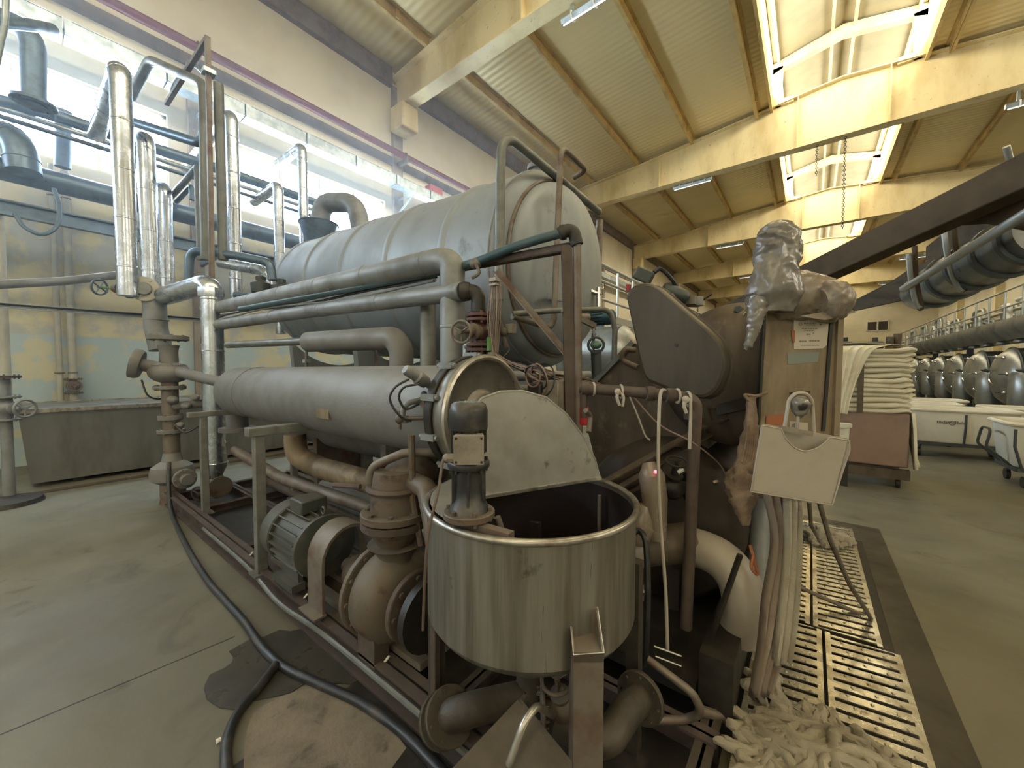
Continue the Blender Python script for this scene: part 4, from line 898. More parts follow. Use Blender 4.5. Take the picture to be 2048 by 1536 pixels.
T = Thing('conduit_riser', 'upright bundle of pink and pale wires strapped to a conduit below the frame', 'cable', at(990, 735, 2.3))
T.part('conduit', MB().cyl(at(995, 555, 2.32), at(993, 725, 2.32), .012, 10), M_bframe)
for i in range(7):
    m = [M_wire, M_wire2, M_wire][i % 3]
    T.part('wire', MB().tube(spline([at(985+i*2, 553, 2.3), at(978+i*4, 600, 2.28), at(976+i*4, 650, 2.28), at(984+i*2, 705, 2.3)], 6), .0035, 5), m)
T.part('strap', MB().box(at(990, 560, 2.3), (.05, .05, .02)).box(at(990, 570, 2.3), (.05, .05, .012)), M_wire2)
T.part('green_tag', MB().box(at(978, 688, 2.2), (.018, .018, .075)), M_green); T.part('socket', MB().lathe([(.03, 0), (.03, .1), (.022, .12)], at(983, 745, 2.3), (0, 0, 1), 12), M_mpipe)
T = Thing('solenoid_valve', 'small grimy solenoid valve with a pale square box beside the wire bundle', 'valve', at(1015, 700, 2.35))
T.part('body', MB().ball(at(1008, 665, 2.35), .03, 10, 8).cyl(at(1000, 640, 2.35), at(1012, 695, 2.35), .014, 8).tube(spline([at(1012, 680, 2.35), at(1018, 700, 2.35), at(1005, 715, 2.35)], 5), .005, 5), M_cast); T.part('coil_box', MB().box(at(1022, 658, 2.35), (.05, .045, .06)), M_tbox, bevel=.005)
T = Thing('wire_bundle', 'tangled heap of pink-brown and dark wires above the mixing tank', 'cable', at(1080, 780, 2.2))
for i in range(16):
    m = [M_wire, M_wire2, M_hose, M_wire][i % 4]; r = R.uniform
    T.part('wire', MB().tube(spline([at(990+r(-4, 4), 705, 2.3), at(1010+r(-8, 8), 722+r(-5, 5), 2.25), at(1045+r(-8, 8), 740+r(-12, 8), 2.2), at(1075+r(-12, 12), 748+r(-16, 16), 2.15), at(1110+r(-10, 10), 756+r(-12, 12), 2.2), at(1165, 762+r(-8, 8), 2.3), at(1200, 772+r(-6, 6), 2.4)], 5), .0045, 5), m)
for i in range(4):
    c = at(1066+i*6, 752+i*3, 2.1); T.part('wire_loop', MB().torus(c, (R.uniform(-.5, .5), -1, R.uniform(-.5, .5)), .06+.012*i, .005, 24, 5), M_hose if i % 2 else M_wire)
T = Thing('junction_box', 'grey junction box hanging behind the raised lid of the mixing tank', 'box', at(1100, 815, 2.1))
T.part('box', MB().box(at(1107, 790, 2.1), (.10, .07, .16)), M_tbox, bevel=.006); T.part('dark_head', MB().box(at(1076, 785, 2.15), (.09, .09, .10)), M_blk, bevel=.01)
pipe('back_header', [at(990, 752, 2.5), at(1180, 752, 2.6)], .035, M_dusty, 'upper dusty header pipe behind the wire heap', n=14)
pipe('back_header', [at(985, 775, 2.4), at(1065, 782, 2.4)], .035, M_mpipe, 'lower dark header pipe behind the wire heap', n=14)
pipe('tank_drop_pipe', [at(930, 760, 2.6), at(930, 700, 2.6)], .05, M_exch, 'short grey pipe stub behind the steam valve', n=14)

# ------------------------------------------------------------------ mixing tank
BC = V((-.86, 1.225, 0)); BR = .396; BZ0, BZ1 = .64, 1.05
T = Thing('mixing_tank', 'round stainless mixing tank with streaked sides, open top and rolled rim, in the foreground', 'tank', (BC.x, BC.y, .0))
T.part('wall', MB().lathe([(BR, BZ0+.02), (BR, BZ1), (BR-.006, BZ1), (BR-.006, BZ0+.03)], BC, (0, 0, 1), 72, cap=False), M_steel)
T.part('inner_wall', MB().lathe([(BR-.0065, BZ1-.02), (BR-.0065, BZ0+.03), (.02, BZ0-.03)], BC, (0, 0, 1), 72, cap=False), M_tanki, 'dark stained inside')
T.part('bottom', MB().lathe([(BR, BZ0+.02), (BR-.02, BZ0-.01), (BR-.12, BZ0-.07), (.1, BZ0-.12), (.05, BZ0-.13)], BC, (0, 0, 1), 72), M_steel)
T.part('rim', MB().torus(BC+V((0, 0, BZ1)), (0, 0, 1), BR+.004, .012, 72, 10), M_rim)
T.part('outlet', MB().cyl(BC+V((0, 0, BZ0-.12)), BC+V((0, 0, .3)), .05, 16), M_cast)
T.part('inner_rod', MB().cyl(BC+V((.14, .33, .75)), BC+V((.14, .33, 1.0)), .009, 8), M_bframe)
# fixed half cover plate on the left, crossbar
half = [BC+V((BR*.97*math.cos(t), BR*.97*math.sin(t), BZ1+.012)) for t in [math.radians(200+a) for a in range(-55, 62, 6)]]
T.part('cover_plate', MB().prism(half, (0, 0, .005)), M_steel2)
T.part('cross_bar', MB().bar(at(915, 1044, 1.24), at(1023, 1075, 1.12), .03, .03), M_bframe)
# raised half lid
hA = V((-.985, 1.05, BZ1+.02)); hB = V((-.735, 1.585, BZ1+.02)); hd = (hB-hA); hl = hd.length; hd.normalize(); hn = V((hd.y, -hd.x, 0))
hu = (V((0, 0, 1))-hn*.10).normalized()
pl = [(.0, 0), (-.02, .18), (.0, .33), (.04, .372), (.12, .395), (.22, .395), (.33, .365), (.43, .29), (.51, .19), (.57, .08), (hl, 0)]
poly = [hA+hd*a+hu*b for a, b in pl]
LID = T.part('lid', MB().prism(poly, hn*.004), M_steel2, 'raised half-round dull lid'); T.part('rolled_edge', MB().tube(poly[1:], .006, 8), M_steel2, up=LID)
T.part('hinge_fold', MB().bar(hA, hB, .03, .012), M_rim, up=LID)
T.part('handle', MB().tube(rpath([hA+hd*.56+hu*.2+hn*-.02, hA+hd*.6+hu*.27+hn*-.05, hA+hd*.55+hu*.3+hn*-.02], .02), .012, 8), M_cast, up=LID)
# legs
LP = at(1172, 1270, 1.10)
T.part('leg', MB().bar((LP.x, LP.y, 0), (LP.x, LP.y, LP.z-.02), .085, .085, up=FH), M_bframe, 'thick foreground leg')
fr_ = MB(); c = V((LP.x, LP.y, LP.z)); X_ = RT; Y_ = FH; Z_ = V((0, 0, 1)); w2 = .0425
A0, A1 = c-Y_*w2, c+Y_*w2      # near face lower, far face higher: the mouth is cut on a slant
fr_.prism([A0-X_*w2-Z_*.05, A0+X_*w2-Z_*.05, A0+X_*w2-Z_*.022, A0-X_*w2-Z_*.028], Y_*.005)
fr_.prism([A1-X_*w2-Z_*.05, A1+X_*w2-Z_*.05, A1+X_*w2+Z_*.055, A1-X_*w2+Z_*.035], Y_*-.005)
for s in (-1, 1): fr_.prism([A0+X_*s*w2-Z_*.05, A1+X_*s*w2-Z_*.05, A1+X_*s*w2+Z_*(.045+.01*s), A0+X_*s*w2-Z_*(.025-.003*s)], X_*(-s*.005))
T.part('leg_socket', fr_, M_bframe)
T.part('socket_edge', MB().tube([A0-X_*w2-Z_*.027, A0+X_*w2-Z_*.021, A1+X_*w2+Z_*.056, A1-X_*w2+Z_*.036], .003, 6, False, True), M_rim, 'bright cut edge of the leg tube')
T.part('weld_tab', MB().bar(A1+X_*-.055+Z_*.03, A1+X_*-.055-Z_*.12, .02, .02), M_steel)
for (dx, dy, lb) in ((-.36, -.17, None), (-.2, .34, None), (.33, .25, None)): T.part('leg', MB().box((BC.x+dx, BC.y+dy, .40), (.05, .05, .8)), M_grime)
# mixer
MP = at(938, 1035, 1.235); MP.z = BZ1+.035
T = Thing('tank_mixer', 'dark upright mixer motor with flanged pedestal bolted on the mixing tank rim', 'motor', MP)
T.part('base_flange', MB().flange(MP, (0, 0, 1), .084, .022, 6, .007), M_cast)
T.part('pedestal', MB().lathe([(.066, .01), (.06, .03), (.047, .05), (.043, .09), (.046, .135), (.05, .15)], MP, (0, 0, 1), 28), M_mixer)
ps = MB()
for k in range(5): t = 2*PI*k/5+.4; ps.bar(MP+V((math.cos(t)*.046, math.sin(t)*.046, .03)), MP+V((math.cos(t)*.046, math.sin(t)*.046, .145)), .008, .02, V((math.cos(t), math.sin(t), 0)))
T.part('pedestal_rib', ps, M_mixer)
T.part('motor_flange', MB().flange(MP+V((0, 0, .162)), (0, 0, 1), .068, .022, 8, .006), M_mixer)
T.part('motor_body', MB().lathe([(.045, .17), (.05, .2), (.052, .29)], MP, (0, 0, 1), 28), M_mixer)
fm = MB()
for k in range(20): t = 2*PI*k/20; d = V((math.cos(t), math.sin(t), 0)); fm.bar(MP+d*.052+V((0, 0, .2)), MP+d*.052+V((0, 0, .285)), .003, .012, d)
T.part('cooling_fins', fm, M_mixer)
T.part('fan_cowl', MB().lathe([(.06, .275), (.062, .28), (.062, .335), (.055, .355), (.045, .362), (.044, .357), (.01, .357)], MP, (0, 0, 1), 30), M_mixer)
gl = MB()
for k in range(12): t = 2*PI*k/12; d = V((math.cos(t), math.sin(t), 0)); gl.bar(MP+d*.012+V((0, 0, .361)), MP+d*.043+V((0, 0, .361)), .004, .004)
gl.torus(MP+V((0, 0, .361)), (0, 0, 1), .03, .002, 20, 5); T.part('fan_grille', gl, M_galv)
cdir = (CAM-MP); cdir.z = 0; cdir.normalize(); bx = MP+cdir*.062+V((0, 0, .225)); rm = Matrix.Rotation(YAW, 3, 'Z')
b = T.part('terminal_box', MB().box(bx, (.088, .05, .085), rm), M_tbox, bevel=.004)
T.part('box_lid', MB().box(bx+cdir*.028, (.092, .008, .09), rm), M_tbox, bevel=.002)
for s in (-1, 1):
    for q in (-1, 1): T.part('screw', MB().cyl(bx+cdir*.03+rm@V((s*.038, 0, q*.036)), bx+cdir*.036+rm@V((s*.038, 0, q*.036)), .004, 6), M_blk)
gx = bx+rm@V((-.055, 0, -.03)); T.part('cable_gland', MB().cyl(gx+rm@V((.015, 0, 0)), gx+rm@V((-.012, 0, 0)), .013, 8).ball(gx+rm@V((-.012, 0, 0)), .014, 8, 6), M_tbox)
T.part('cable', MB().tube(spline([gx+rm@V((-.02, 0, 0)), at(884, 930, 1.16), at(876, 985, 1.12), at(858, 1060, 1.1), at(850, 1150, 1.12), at(846, 1260, 1.2)], 7), .0045, 7), M_cord)
T.part('shaft', MB().cyl(MP+V((.06, .07, -.02)), MP+V((.12, .14, -.3)), .012, 10), M_bframe)

# pipes and lever under the mixing tank
post(-1.20, 1.03, 0, 1.02, .03, M_rust, 'thin rusty flat post at the left of the mixing tank')
T = Thing('drain_lever', 'shiny bent tube lever standing on the floor in front of the mixing tank', 'lever', at(1020, 1530, .95))
T.part('tube', MB().tube(rpath([at(1018, 1530, .98), at(1062, 1404, 1.0), at(1105, 1430, 1.15)], .05), .0105, 12), M_rim)
T = pipe('outlet_pipe', [(BC.x, BC.y, .36), (BC.x, BC.y, .25), at(915, 1425, 1.35), at(870, 1445, 1.5)], .055, M_grime, 'grimy outlet pipe elbow under the left side of the mixing tank', br=.09, flanges=((2, .3), (2, .6)), n=18)
T = pipe('outlet_pipe', [at(1110, 1440, 1.25), at(1210, 1490, 1.2), at(1255, 1420, 1.3), at(1290, 1385, 1.4)], .05, M_grime, 'grimy drain elbow right of the thick foreground leg', br=.08, n=16, flanges=((2, .7),))
T = Thing('drain_valve', 'rusty drain valve behind the shiny lever under the mixing tank', 'valve', at(1130, 1430, 1.3)); valve(T, at(1125, 1415, 1.25), RT, .04, M_cast, stem=(0, -.3, 1), wr=.05)
solo('steel_plate', MB().prism([at(905, 1536, .98), at(1035, 1400, 1.12), at(1140, 1530, 1.05), at(1140, 1620, .95), at(905, 1640, .93)], (0, .012, 0)), M_grime, 'leaning dark steel plate behind the shiny lever', 'plate')
pipe('bent_rod', [at(1295, 1318, 1.55), at(1385, 1385, 1.45), at(1405, 1425, 1.45), at(1370, 1440, 1.5), at(1250, 1440, 1.5)], .016, M_bframe, 'bent grey tube near the floor right of the mixing tank', br=.06, n=10)
pipe('bent_rod', [at(1395, 1420, 1.55), at(1500, 1450, 1.55)], .022, M_bframe, 'short grey tube running toward the tread plates', n=10)
# ------------------------------------------------------------------ right-hand machine body
T = Thing('dyeing_vessel', 'big dirty brown vessel with a sloping shoulder, between the belt cover and the mixing tank', 'machine', (-.7, 3.3, 0))
def fpoly(pts, y): return [aty(u, v, y) for u, v in pts]
T.part('drum', MB().lathe([(.02, -.07), (.2, -.05), (.35, -.02), (.43, .05), (.44, .1), (.44, 2.0), (.3, 2.1), (.02, 2.15)], (-.36, 2.62, 1.52), (0, 1, 0), 48), M_kier)
T.part('drum_band', MB().torus((-.36, 3.1, 1.52), (0, 1, 0), .443, .012, 48, 6), M_kier2)
T.part('shoulder', MB().prism(fpoly([(1160, 800), (1268, 688), (1300, 690), (1400, 760), (1420, 930), (1400, 1000), (1250, 975), (1195, 940)], 2.72), (0, 1.3, 0)), M_kier, bevel=.03)
T.part('shoulder_trim', MB().bar(aty(1163, 792, 2.71), aty(1268, 684, 2.71), .05, .035), M_mpipe)
T.part('shoulder_hose', MB().tube(spline([aty(1270, 700, 2.6), aty(1250, 700, 2.55), aty(1246, 720, 2.55), aty(1275, 735, 2.55)], 6), .02, 10), M_kier)
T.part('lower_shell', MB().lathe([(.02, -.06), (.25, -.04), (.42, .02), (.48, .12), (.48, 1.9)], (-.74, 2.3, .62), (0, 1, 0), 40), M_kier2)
T.part('strut', MB().chan(at(1215, 972, 2.15), at(1415, 860, 2.35), .06, .07, .01), M_kier)
T.part('strut', MB().chan(at(1215, 998, 2.0), at(1290, 955, 2.1), .05, .06, .01), M_rust)
T.part('cross_beam', MB().chan(at(1425, 830, 2.3), at(1540, 790, 2.35), .08, .10, .012), M_kier)
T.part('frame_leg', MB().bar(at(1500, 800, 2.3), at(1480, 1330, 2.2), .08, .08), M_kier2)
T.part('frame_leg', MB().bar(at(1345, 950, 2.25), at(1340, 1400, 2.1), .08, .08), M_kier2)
# belt cover
T = Thing('belt_cover', 'large dark rounded belt cover, wide at lower right and narrow at upper left', 'cover', (-.55, 2.1, 1.3))
cr = [(300, 340), (304, 310), (318, 285), (342, 264), (375, 252), (410, 247), (448, 254), (488, 274), (540, 318), (600, 370), (660, 422), (720, 472), (775, 520), (825, 570), (862, 618), (885, 665), (897, 715), (893, 770), (876, 830), (848, 885), (810, 922), (765, 940), (700, 935), (640, 920), (560, 890), (480, 858), (430, 838), (408, 812), (392, 765), (376, 700), (360, 620), (340, 530), (318, 430)]
cp = [(1150+x/2.954, 480+y/2.954) for x, y in cr]; YC = 2.05
ring = [aty(u, v, YC) for u, v in cp]; cen = sum(ring, V())/len(ring)
def sc_(k, dy): return [cen+(p-cen)*k+V((0, dy, 0)) for p in ring]
cm = MB(); lay = [sc_(.93, .0), sc_(.975, .006), sc_(1.0, .03), sc_(1.0, .14)]; n = len(ring)
cm.add([q for l in lay for q in l], [(i*n+k, i*n+(k+1) % n, (i+1)*n+(k+1) % n, (i+1)*n+k) for i in range(3) for k in range(n)], True)
cm.add(lay[0], [tuple(range(n))], True); cm.add(lay[-1], [tuple(range(n))], False)
T.part('shell', cm, M_cover)
T.part('rim_bead', MB().tube([p+V((0, .14, 0)) for p in ring], .01, 6, False, True), M_cover)
T.part('bolt', MB().cyl(cen+V((.03, -.006, -.03)), cen+V((.03, .01, -.03)), .01, 8), M_blk)
T = Thing('reel_drive', 'black drive box with cable and gear housing on top behind the belt cover', 'motor', at(1290, 570, 2.3))
T.part('drive_box', MB().box(at(1288, 552, 2.3), (.10, .14, .07), Matrix.Rotation(.5, 3, 'Y')@Matrix.Rotation(.3, 3, 'Z')), M_machd, bevel=.006)
T.part('housing', MB().lathe([(.03, 0), (.045, .02), (.045, .14), (.03, .16)], at(1325, 575, 2.35), (1, .3, -.6), 18), M_machd)
T.part('cable', MB().tube(spline([at(1308, 545, 2.3), at(1322, 538, 2.3), at(1345, 560, 2.3), at(1362, 592, 2.35), at(1368, 612, 2.4)], 6), .013, 8), M_hose)
T.part('gear', MB().ball(at(1345, 592, 2.32), .035, 10, 8).box(at(1378, 602, 2.35), (.08, .07, .05)), M_tbox)
T.part('red_cap', MB().box(at(1257, 576, 2.4), (.02, .03, .04)), M_redb)
T = Thing('limit_switch', 'small grey switch box with a lever on the vessel right of the belt cover', 'switch', at(1388, 610, 2.6)); T.part('box', MB().box(at(1388, 604, 2.6), (.09, .08, .06), rm), M_dusty, bevel=.005); T.part('lever', MB().cyl(at(1395, 608, 2.6), at(1424, 588, 2.55), .006, 6), M_blk)
T = Thing('door_clamp', 'dark clamp with a chrome ring on the vessel beside the wrapped post', 'clamp', at(1500, 640, 2.3)); T.part('arm', MB().bar(at(1470, 618, 2.3), at(1500, 640, 2.3), .05, .04), M_machd); T.part('head', MB().ball(at(1507, 642, 2.3), .045, 12, 8), M_blk); T.part('ring', MB().torus(at(1495, 632, 2.25), FH, .022, .006, 16, 6), M_chrome)
# rusty pipe on which rags and rope hang
T = pipe('rusty_pipe', [at(1160, 776, 1.95), at(1280, 785, 1.85), at(1393, 797, 1.75), at(1388, 900, 1.78), at(1372, 1255, 1.8)], .027, M_rust, 'rusty pipe level before the vessel then bent down, rags tied on it', br=.05, n=12)
for (u_, v_, d_) in ((1170, 777, 1.94), (1300, 787, 1.83), (1340, 791, 1.79), (1384, 830, 1.77)): T.part('coupling', MB().lathe([(.034, -.02), (.036, 0), (.034, .02)], at(u_, v_, d_), RT if v_ < 820 else (0, 0, 1), 14), M_rust)
T.part('down_nipple', MB().cyl(at(1167, 780, 1.94), at(1168, 835, 1.94), .018, 10), M_rust)
for i, (u_, v_, d_, lb) in enumerate(((1187, 778, 1.93, 'pale string tied round the rusty pipe, farthest left'), (1242, 783, 1.88, 'white knotted rag hanging from the rusty pipe'), (1355, 792, 1.76, 'pale string tied near the bend of the rusty pipe'), (1376, 798, 1.74, 'white rag tail hanging at the bend of the rusty pipe'))):
    c = at(u_, v_, d_); mb = MB().torus(c, RT, .031, .006, 16, 6)
    if i in (1, 3):
        mb.tube(spline([c+V((0, -.03, .01)), at(u_-8, v_+12, d_-.04), at(u_-3, v_+28, d_-.04)], 5), .008, 6).tube(spline([c+V((0, -.03, 0)), at(u_+5, v_+10, d_-.04), at(u_+3, v_+(30 if i == 1 else 100), d_-.04)], 5), .007, 6).ball(c+V((0, -.04, 0)), .017, 8, 6)
    solo('rag_tie', mb, M_wire2, lb, 'rag', 'rags and strings on the rusty pipe')
T = Thing('hanging_rope', 'long pale rope hanging from the rusty pipe to a small wire hook frame', 'rope', at(1335, 1320, 1.62))
T.part('rope', MB().tube(spline([at(1330, 800, 1.82), at(1332, 783, 1.79), at(1322, 784, 1.74), at(1318, 830, 1.72), at(1317, 950, 1.70), at(1322, 1060, 1.68), at(1331, 1180, 1.66), at(1335, 1298, 1.64)], 8), .0075, 8), M_wire2)
T.part('hook_frame', MB().tube([at(1308, 1292, 1.62), at(1362, 1312, 1.62), at(1362, 1332, 1.62), at(1310, 1312, 1.62)], .005, 6, False, True), M_chrome)
pipe('thin_wire', spline([at(1258, 790, 1.86), at(1275, 830, 1.84), at(1290, 870, 1.83), at(1300, 880, 1.83)], 6), .004, M_wire2, 'thin pale wire drooping from the rusty pipe, short one', cat='wire', n=6, br=.01)
pipe('thin_wire', spline([at(1268, 795, 1.86), at(1320, 850, 1.8), at(1385, 885, 1.74), at(1440, 930, 1.9), at(1460, 975, 2.0)], 6), .004, M_wire, 'thin pink wire running slantwise behind the rope', cat='wire', n=6, br=.01)
T = Thing('sight_gauge', 'glass sight gauge with greenish shine between tank and vessel', 'gauge', at(1195, 720, 3.6)); T.part('glass', MB().ball(at(1192, 690, 3.6), .055, 16, 10, (1, 1, .7)), M_glassg); T.part('ring', MB().torus(at(1192, 690, 3.55), (CAM-at(1192, 690, 3.55)), .07, .012, 24, 6), M_machd)
T.part('support', MB().cyl(at(1192, 700, 3.65), at(1195, 770, 3.65), .05, 12), M_machd)
solo('red_bottle', MB().lathe([(.02, 0), (.024, .01), (.024, .09), (.012, .11), (.012, .13)], at(1168, 850, 1.95), (0, 0, 1), 14), M_redb, 'small red plastic bottle hanging under the rusty pipe', 'bottle')
# machinery in the dark under the vessel
T = Thing('wrapped_actuator', 'plastic-wrapped upright actuator with a small red lamp right of the mixing tank', 'actuator', at(1305, 1080, 1.85))
T.part('body', MB().tube([at(1312, 1075, 1.85), at(1310, 1000, 1.85), at(1303, 950, 1.85), at(1298, 925, 1.87)], [.05, .06, .062, .03], 12), M_wrap)
T.part('lamp', MB().ball(at(1311, 944, 1.785), .009, 8, 6), M_redled, 'glowing red lamp')
T.part('skirt', MB().tube([at(1290, 1010, 1.85), at(1282, 1050, 1.85), at(1275, 1085, 1.85)], [.03, .07, .05], 10), M_wrap)
T = Thing('lever_valve', 'black lever valve with a pale tip behind the rope', 'valve', at(1345, 1010, 2.0)); valve(T, at(1345, 975, 2.0), RT, .05, M_blk, stem=(.2, -.3, 1), wr=.05); T.part('tip', MB().cyl(at(1355, 945, 1.95), at(1366, 938, 1.95), .012, 8), M_white)
T = pipe('white_elbow_pipe', [at(1255, 1098, 1.95), at(1380, 1085, 1.95), at(1470, 1130, 1.78), at(1495, 1225, 1.72), at(1478, 1262, 1.78)], .092, M_wbox, 'fat off-white pipe elbow low down left of the tread plates', br=.22, n=24)
T.part('orange_sleeve', MB().tube([at(1290, 1092, 1.95), at(1385, 1084, 1.93)], .097, 22), M_kier)
pipe('white_side_pipe', [at(1525, 1000, 2.0), at(1515, 1180, 1.85)], .045, M_dusty, 'pale upright pipe between the fat white elbow and the hanging cloth', n=14)
pipe('slant_rod', [at(1480, 1110, 1.6), at(1400, 1340, 1.75)], .012, M_blk, 'thin black rod slanting in front of the fat white elbow', n=8)
pipe('black_cable', spline([at(1262, 1070, 1.7), at(1278, 1062, 1.7), at(1292, 1090, 1.65), at(1295, 1200, 1.6), at(1290, 1330, 1.6)], 7), .014, M_hose, 'thick black cable hanging right beside the mixing tank', cat='cable', n=8, br=.01)
for i, (u_, v_, r_, d_, lb) in enumerate(((1415, 960, .09, 2.25, 'dark grimy gear housing left of the hanging rag'), (1440, 1040, .08, 2.2, 'dark grimy fitting with a shiny nut under the gear housing'), (1390, 1020, .07, 2.3, 'dark rounded pump head behind the rusty downpipe'), (1265, 1180, .06, 1.95, 'pale grimy elbow fitting just right of the mixing tank'))):
    T = Thing('grimy_fitting', lb, 'fitting', at(u_, v_+25, d_)); T.part('body', MB().lathe([(r_*.5, -r_), (r_, -r_*.7), (r_*1.1, 0), (r_, r_*.6), (r_*.5, r_)], at(u_, v_, d_), (.5, -.8, .2), 18), [M_blk, M_kier2, M_blk, M_tbox][i]); T.part('nut', MB().cyl(at(u_+10, v_+5, d_-.12), at(u_+22, v_+2, d_-.12), .014, 6), M_chrome)
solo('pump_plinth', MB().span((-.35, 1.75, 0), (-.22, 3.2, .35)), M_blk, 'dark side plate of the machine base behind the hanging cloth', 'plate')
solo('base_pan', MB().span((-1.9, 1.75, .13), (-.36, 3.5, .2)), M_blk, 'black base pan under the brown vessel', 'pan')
solo('red_hook', MB().tube(spline([at(1500, 1090, 1.7), at(1508, 1120, 1.68), at(1515, 1148, 1.66), at(1503, 1135, 1.66), at(1507, 1110, 1.68)], 6), .007, 6), M_orange, 'small orange-red plastic loop hanging near the fat white elbow', 'hook')

# ------------------------------------------------------------------ pillar, wrap, milky box
PD = 1.90
def prm(u, v, d=PD): return at(u, v, d)
T = Thing('control_pillar', 'stained beige control pillar with stickers and a dark slot, wrapped at its top', 'pillar', prm(1600, 1000))
pc = [prm(1535, 605), prm(1680, 612), prm(1662, 985, 1.9), prm(1512, 985, 1.9)]
DV = ray(1600, 740); DV.z = 0; DV.normalize()
T.part('body', MB().prism(pc, DV*.16), M_pillar, bevel=.008)
T.part('edge_strip', MB().bar(prm(1528, 620, 1.9), prm(1508, 985, 1.9), .012, .02, up=FH), M_blk)
T.part('slot', MB().bar(prm(1662, 645, 1.897), prm(1646, 862, 1.897), .016, .01, up=FH), M_blk, 'dark vertical slot')
T.part('side_rail', MB().bar(prm(1678, 625, 1.9), prm(1664, 985, 1.9), .028, .03, up=FH), M_pillar)
def quad(pts, d, th=.002): return MB().prism([prm(u, v, d) for u, v in pts], FH*th)
T.part('notice', quad([(1588, 640), (1658, 638), (1654, 690), (1646, 697), (1588, 699)], 1.896), M_paper, 'torn pale paper sticker with faded printing')
tx = MB()
for (a, b, v_, h_) in ((1608, 1632, 645, 3), (1612, 1631, 649, 2), (1604, 1635, 656, 2), (1609, 1630, 660, 2), (1613, 1621, 667, 3), (1626, 1630, 665, 2), (1599, 1615, 681, 3), (1619, 1639, 680, 3), (1602, 1640, 690, 1.5)):
    x = a
    while x < b-1: wd_ = R.uniform(2, 5); tx.prism([prm(x, v_, 1.895), prm(min(b, x+wd_), v_, 1.895), prm(min(b, x+wd_), v_+h_, 1.895), prm(x, v_+h_, 1.895)], FH*.001); x += wd_+1.2
tx.torus(prm(1601, 648, 1.895), FH, .007, .0012, 16, 4); tx.ball(prm(1641, 649, 1.895), .006, 8, 6, (1, .3, .6)); T.part('printing', tx, M_ink)
T.part('sticker', quad([(1583, 661), (1590, 661), (1590, 685), (1585, 683)], 1.894), M_orange, 'orange sticker scrap')
T.part('sticker', quad([(1575, 706), (1638, 704), (1636, 724), (1576, 729)], 1.897), M_bluesm, 'faded grey-blue label'); T.part('sticker', quad([(1532, 832), (1568, 828), (1568, 850), (1532, 855)], 1.897), M_orange, 'brown-red tape patch')
T.part('slot_opening', quad([(1580, 784), (1620, 782), (1620, 790), (1580, 790)], 1.896), M_blk)
T.part('cross_arm', MB().bar(prm(1520, 800, 1.98), prm(1440, 820, 2.2), .05, .06), M_kier2)
from mathutils import noise as NZ
def blob(name, T, ctrl, m, seed, n=56, j=.12, label=None, fold=3.0):
    """crumpled film: a skin through control rings, pinched into creases by ridged noise"""
    off = V((seed*3.1, seed*1.7, 0)); cs = [V(c[0]) for c in ctrl]; pts = spline(cs, 9); rad = []
    for i in range(len(pts)):
        t = i/(len(pts)-1)*(len(ctrl)-1); k = min(int(t), len(ctrl)-2); f = t-k; f = f*f*(3-2*f); rad.append(ctrl[k][1]*(1-f)+ctrl[k+1][1]*f)
    vs_, fs = [], []; ax = [(pts[min(i+1, len(pts)-1)]-pts[max(i-1, 0)]).normalized() for i in range(len(pts))]
    x, y, _ = frame(ax[0], FH); R0 = max(rad)
    for i, p in enumerate(pts):
        a = ax[i]; x = (x-a*x.dot(a)).normalized(); y = a.cross(x)
        for k in range(n):
            t = 2*PI*k/n; d = (x*math.cos(t)+y*math.sin(t)*.85); P = (p+d*rad[i])
            w_ = NZ.noise((P+off)*(.35/R0)*fold)*1.1; r1 = 1-abs(NZ.noise((P+off)*(.6/R0)*fold+V((w_, 0, 0))))*2.6; r2 = 1-abs(NZ.noise((P+off)*(1.5/R0)*fold))*2.6
            vs_.append(p+d*rad[i]*(1+j*(w_*1.2+r1*.75+r2*.35-.2)))
    for i in range(len(pts)-1):
        for k in range(n): fs.append((i*n+k, i*n+(k+1) % n, (i+1)*n+(k+1) % n, (i+1)*n+k))
    mb = MB(); mb.add(vs_, fs, True); mb.add(vs_[:n], [tuple(range(n))], True); mb.add(vs_[-n:], [tuple(range(n))], True)
    return T.part(name, mb, m, label)
T = Thing('wrapped_signal_post', 'post top muffled in dusty crumpled plastic wrap above the beige pillar', 'wrap', prm(1570, 600))
blob('tall_wrap', T, [(at(1548, 625, 1.86), .075), (at(1550, 590, 1.86), .115), (at(1553, 540, 1.86), .10), (at(1556, 500, 1.86), .095), (at(1558, 465, 1.86), .088), (at(1560, 448, 1.86), .055), (at(1560, 445, 1.86), .01)], M_clear, 3)
blob('long_wrap', T, [(at(1530, 590, 1.9), .06), (at(1565, 590, 1.9), .115), (at(1610, 595, 1.9), .12), (at(1650, 602, 1.9), .105), (at(1680, 600, 1.9), .085), (at(1698, 600, 1.9), .05)], M_wrap, 5)
blob('end_wrap', T, [(at(1640, 602, 1.80), .05), (at(1655, 600, 1.80), .085), (at(1680, 598, 1.80), .082), (at(1694, 597, 1.80), .04)], M_wrap, 9, j=.1)
T.part('loose_flap', MB().sheet([[at(u, v, d) for u, v, d in row] for row in (((1685, 618, 1.8), (1700, 615, 1.8), (1712, 626, 1.8)), ((1600, 632, 1.78), (1650, 640, 1.77), (1700, 628, 1.8)), ((1535, 626, 1.8), (1590, 632, 1.79), (1640, 634, 1.79)))]), M_wrap)
blob('hanging_tail', T, [(at(1516, 600, 1.84), .05), (at(1510, 640, 1.82), .035), (at(1505, 665, 1.82), .025), (at(1496, 690, 1.82), .02), (at(1490, 700, 1.82), .008)], M_clear, 12, n=14, j=.2)
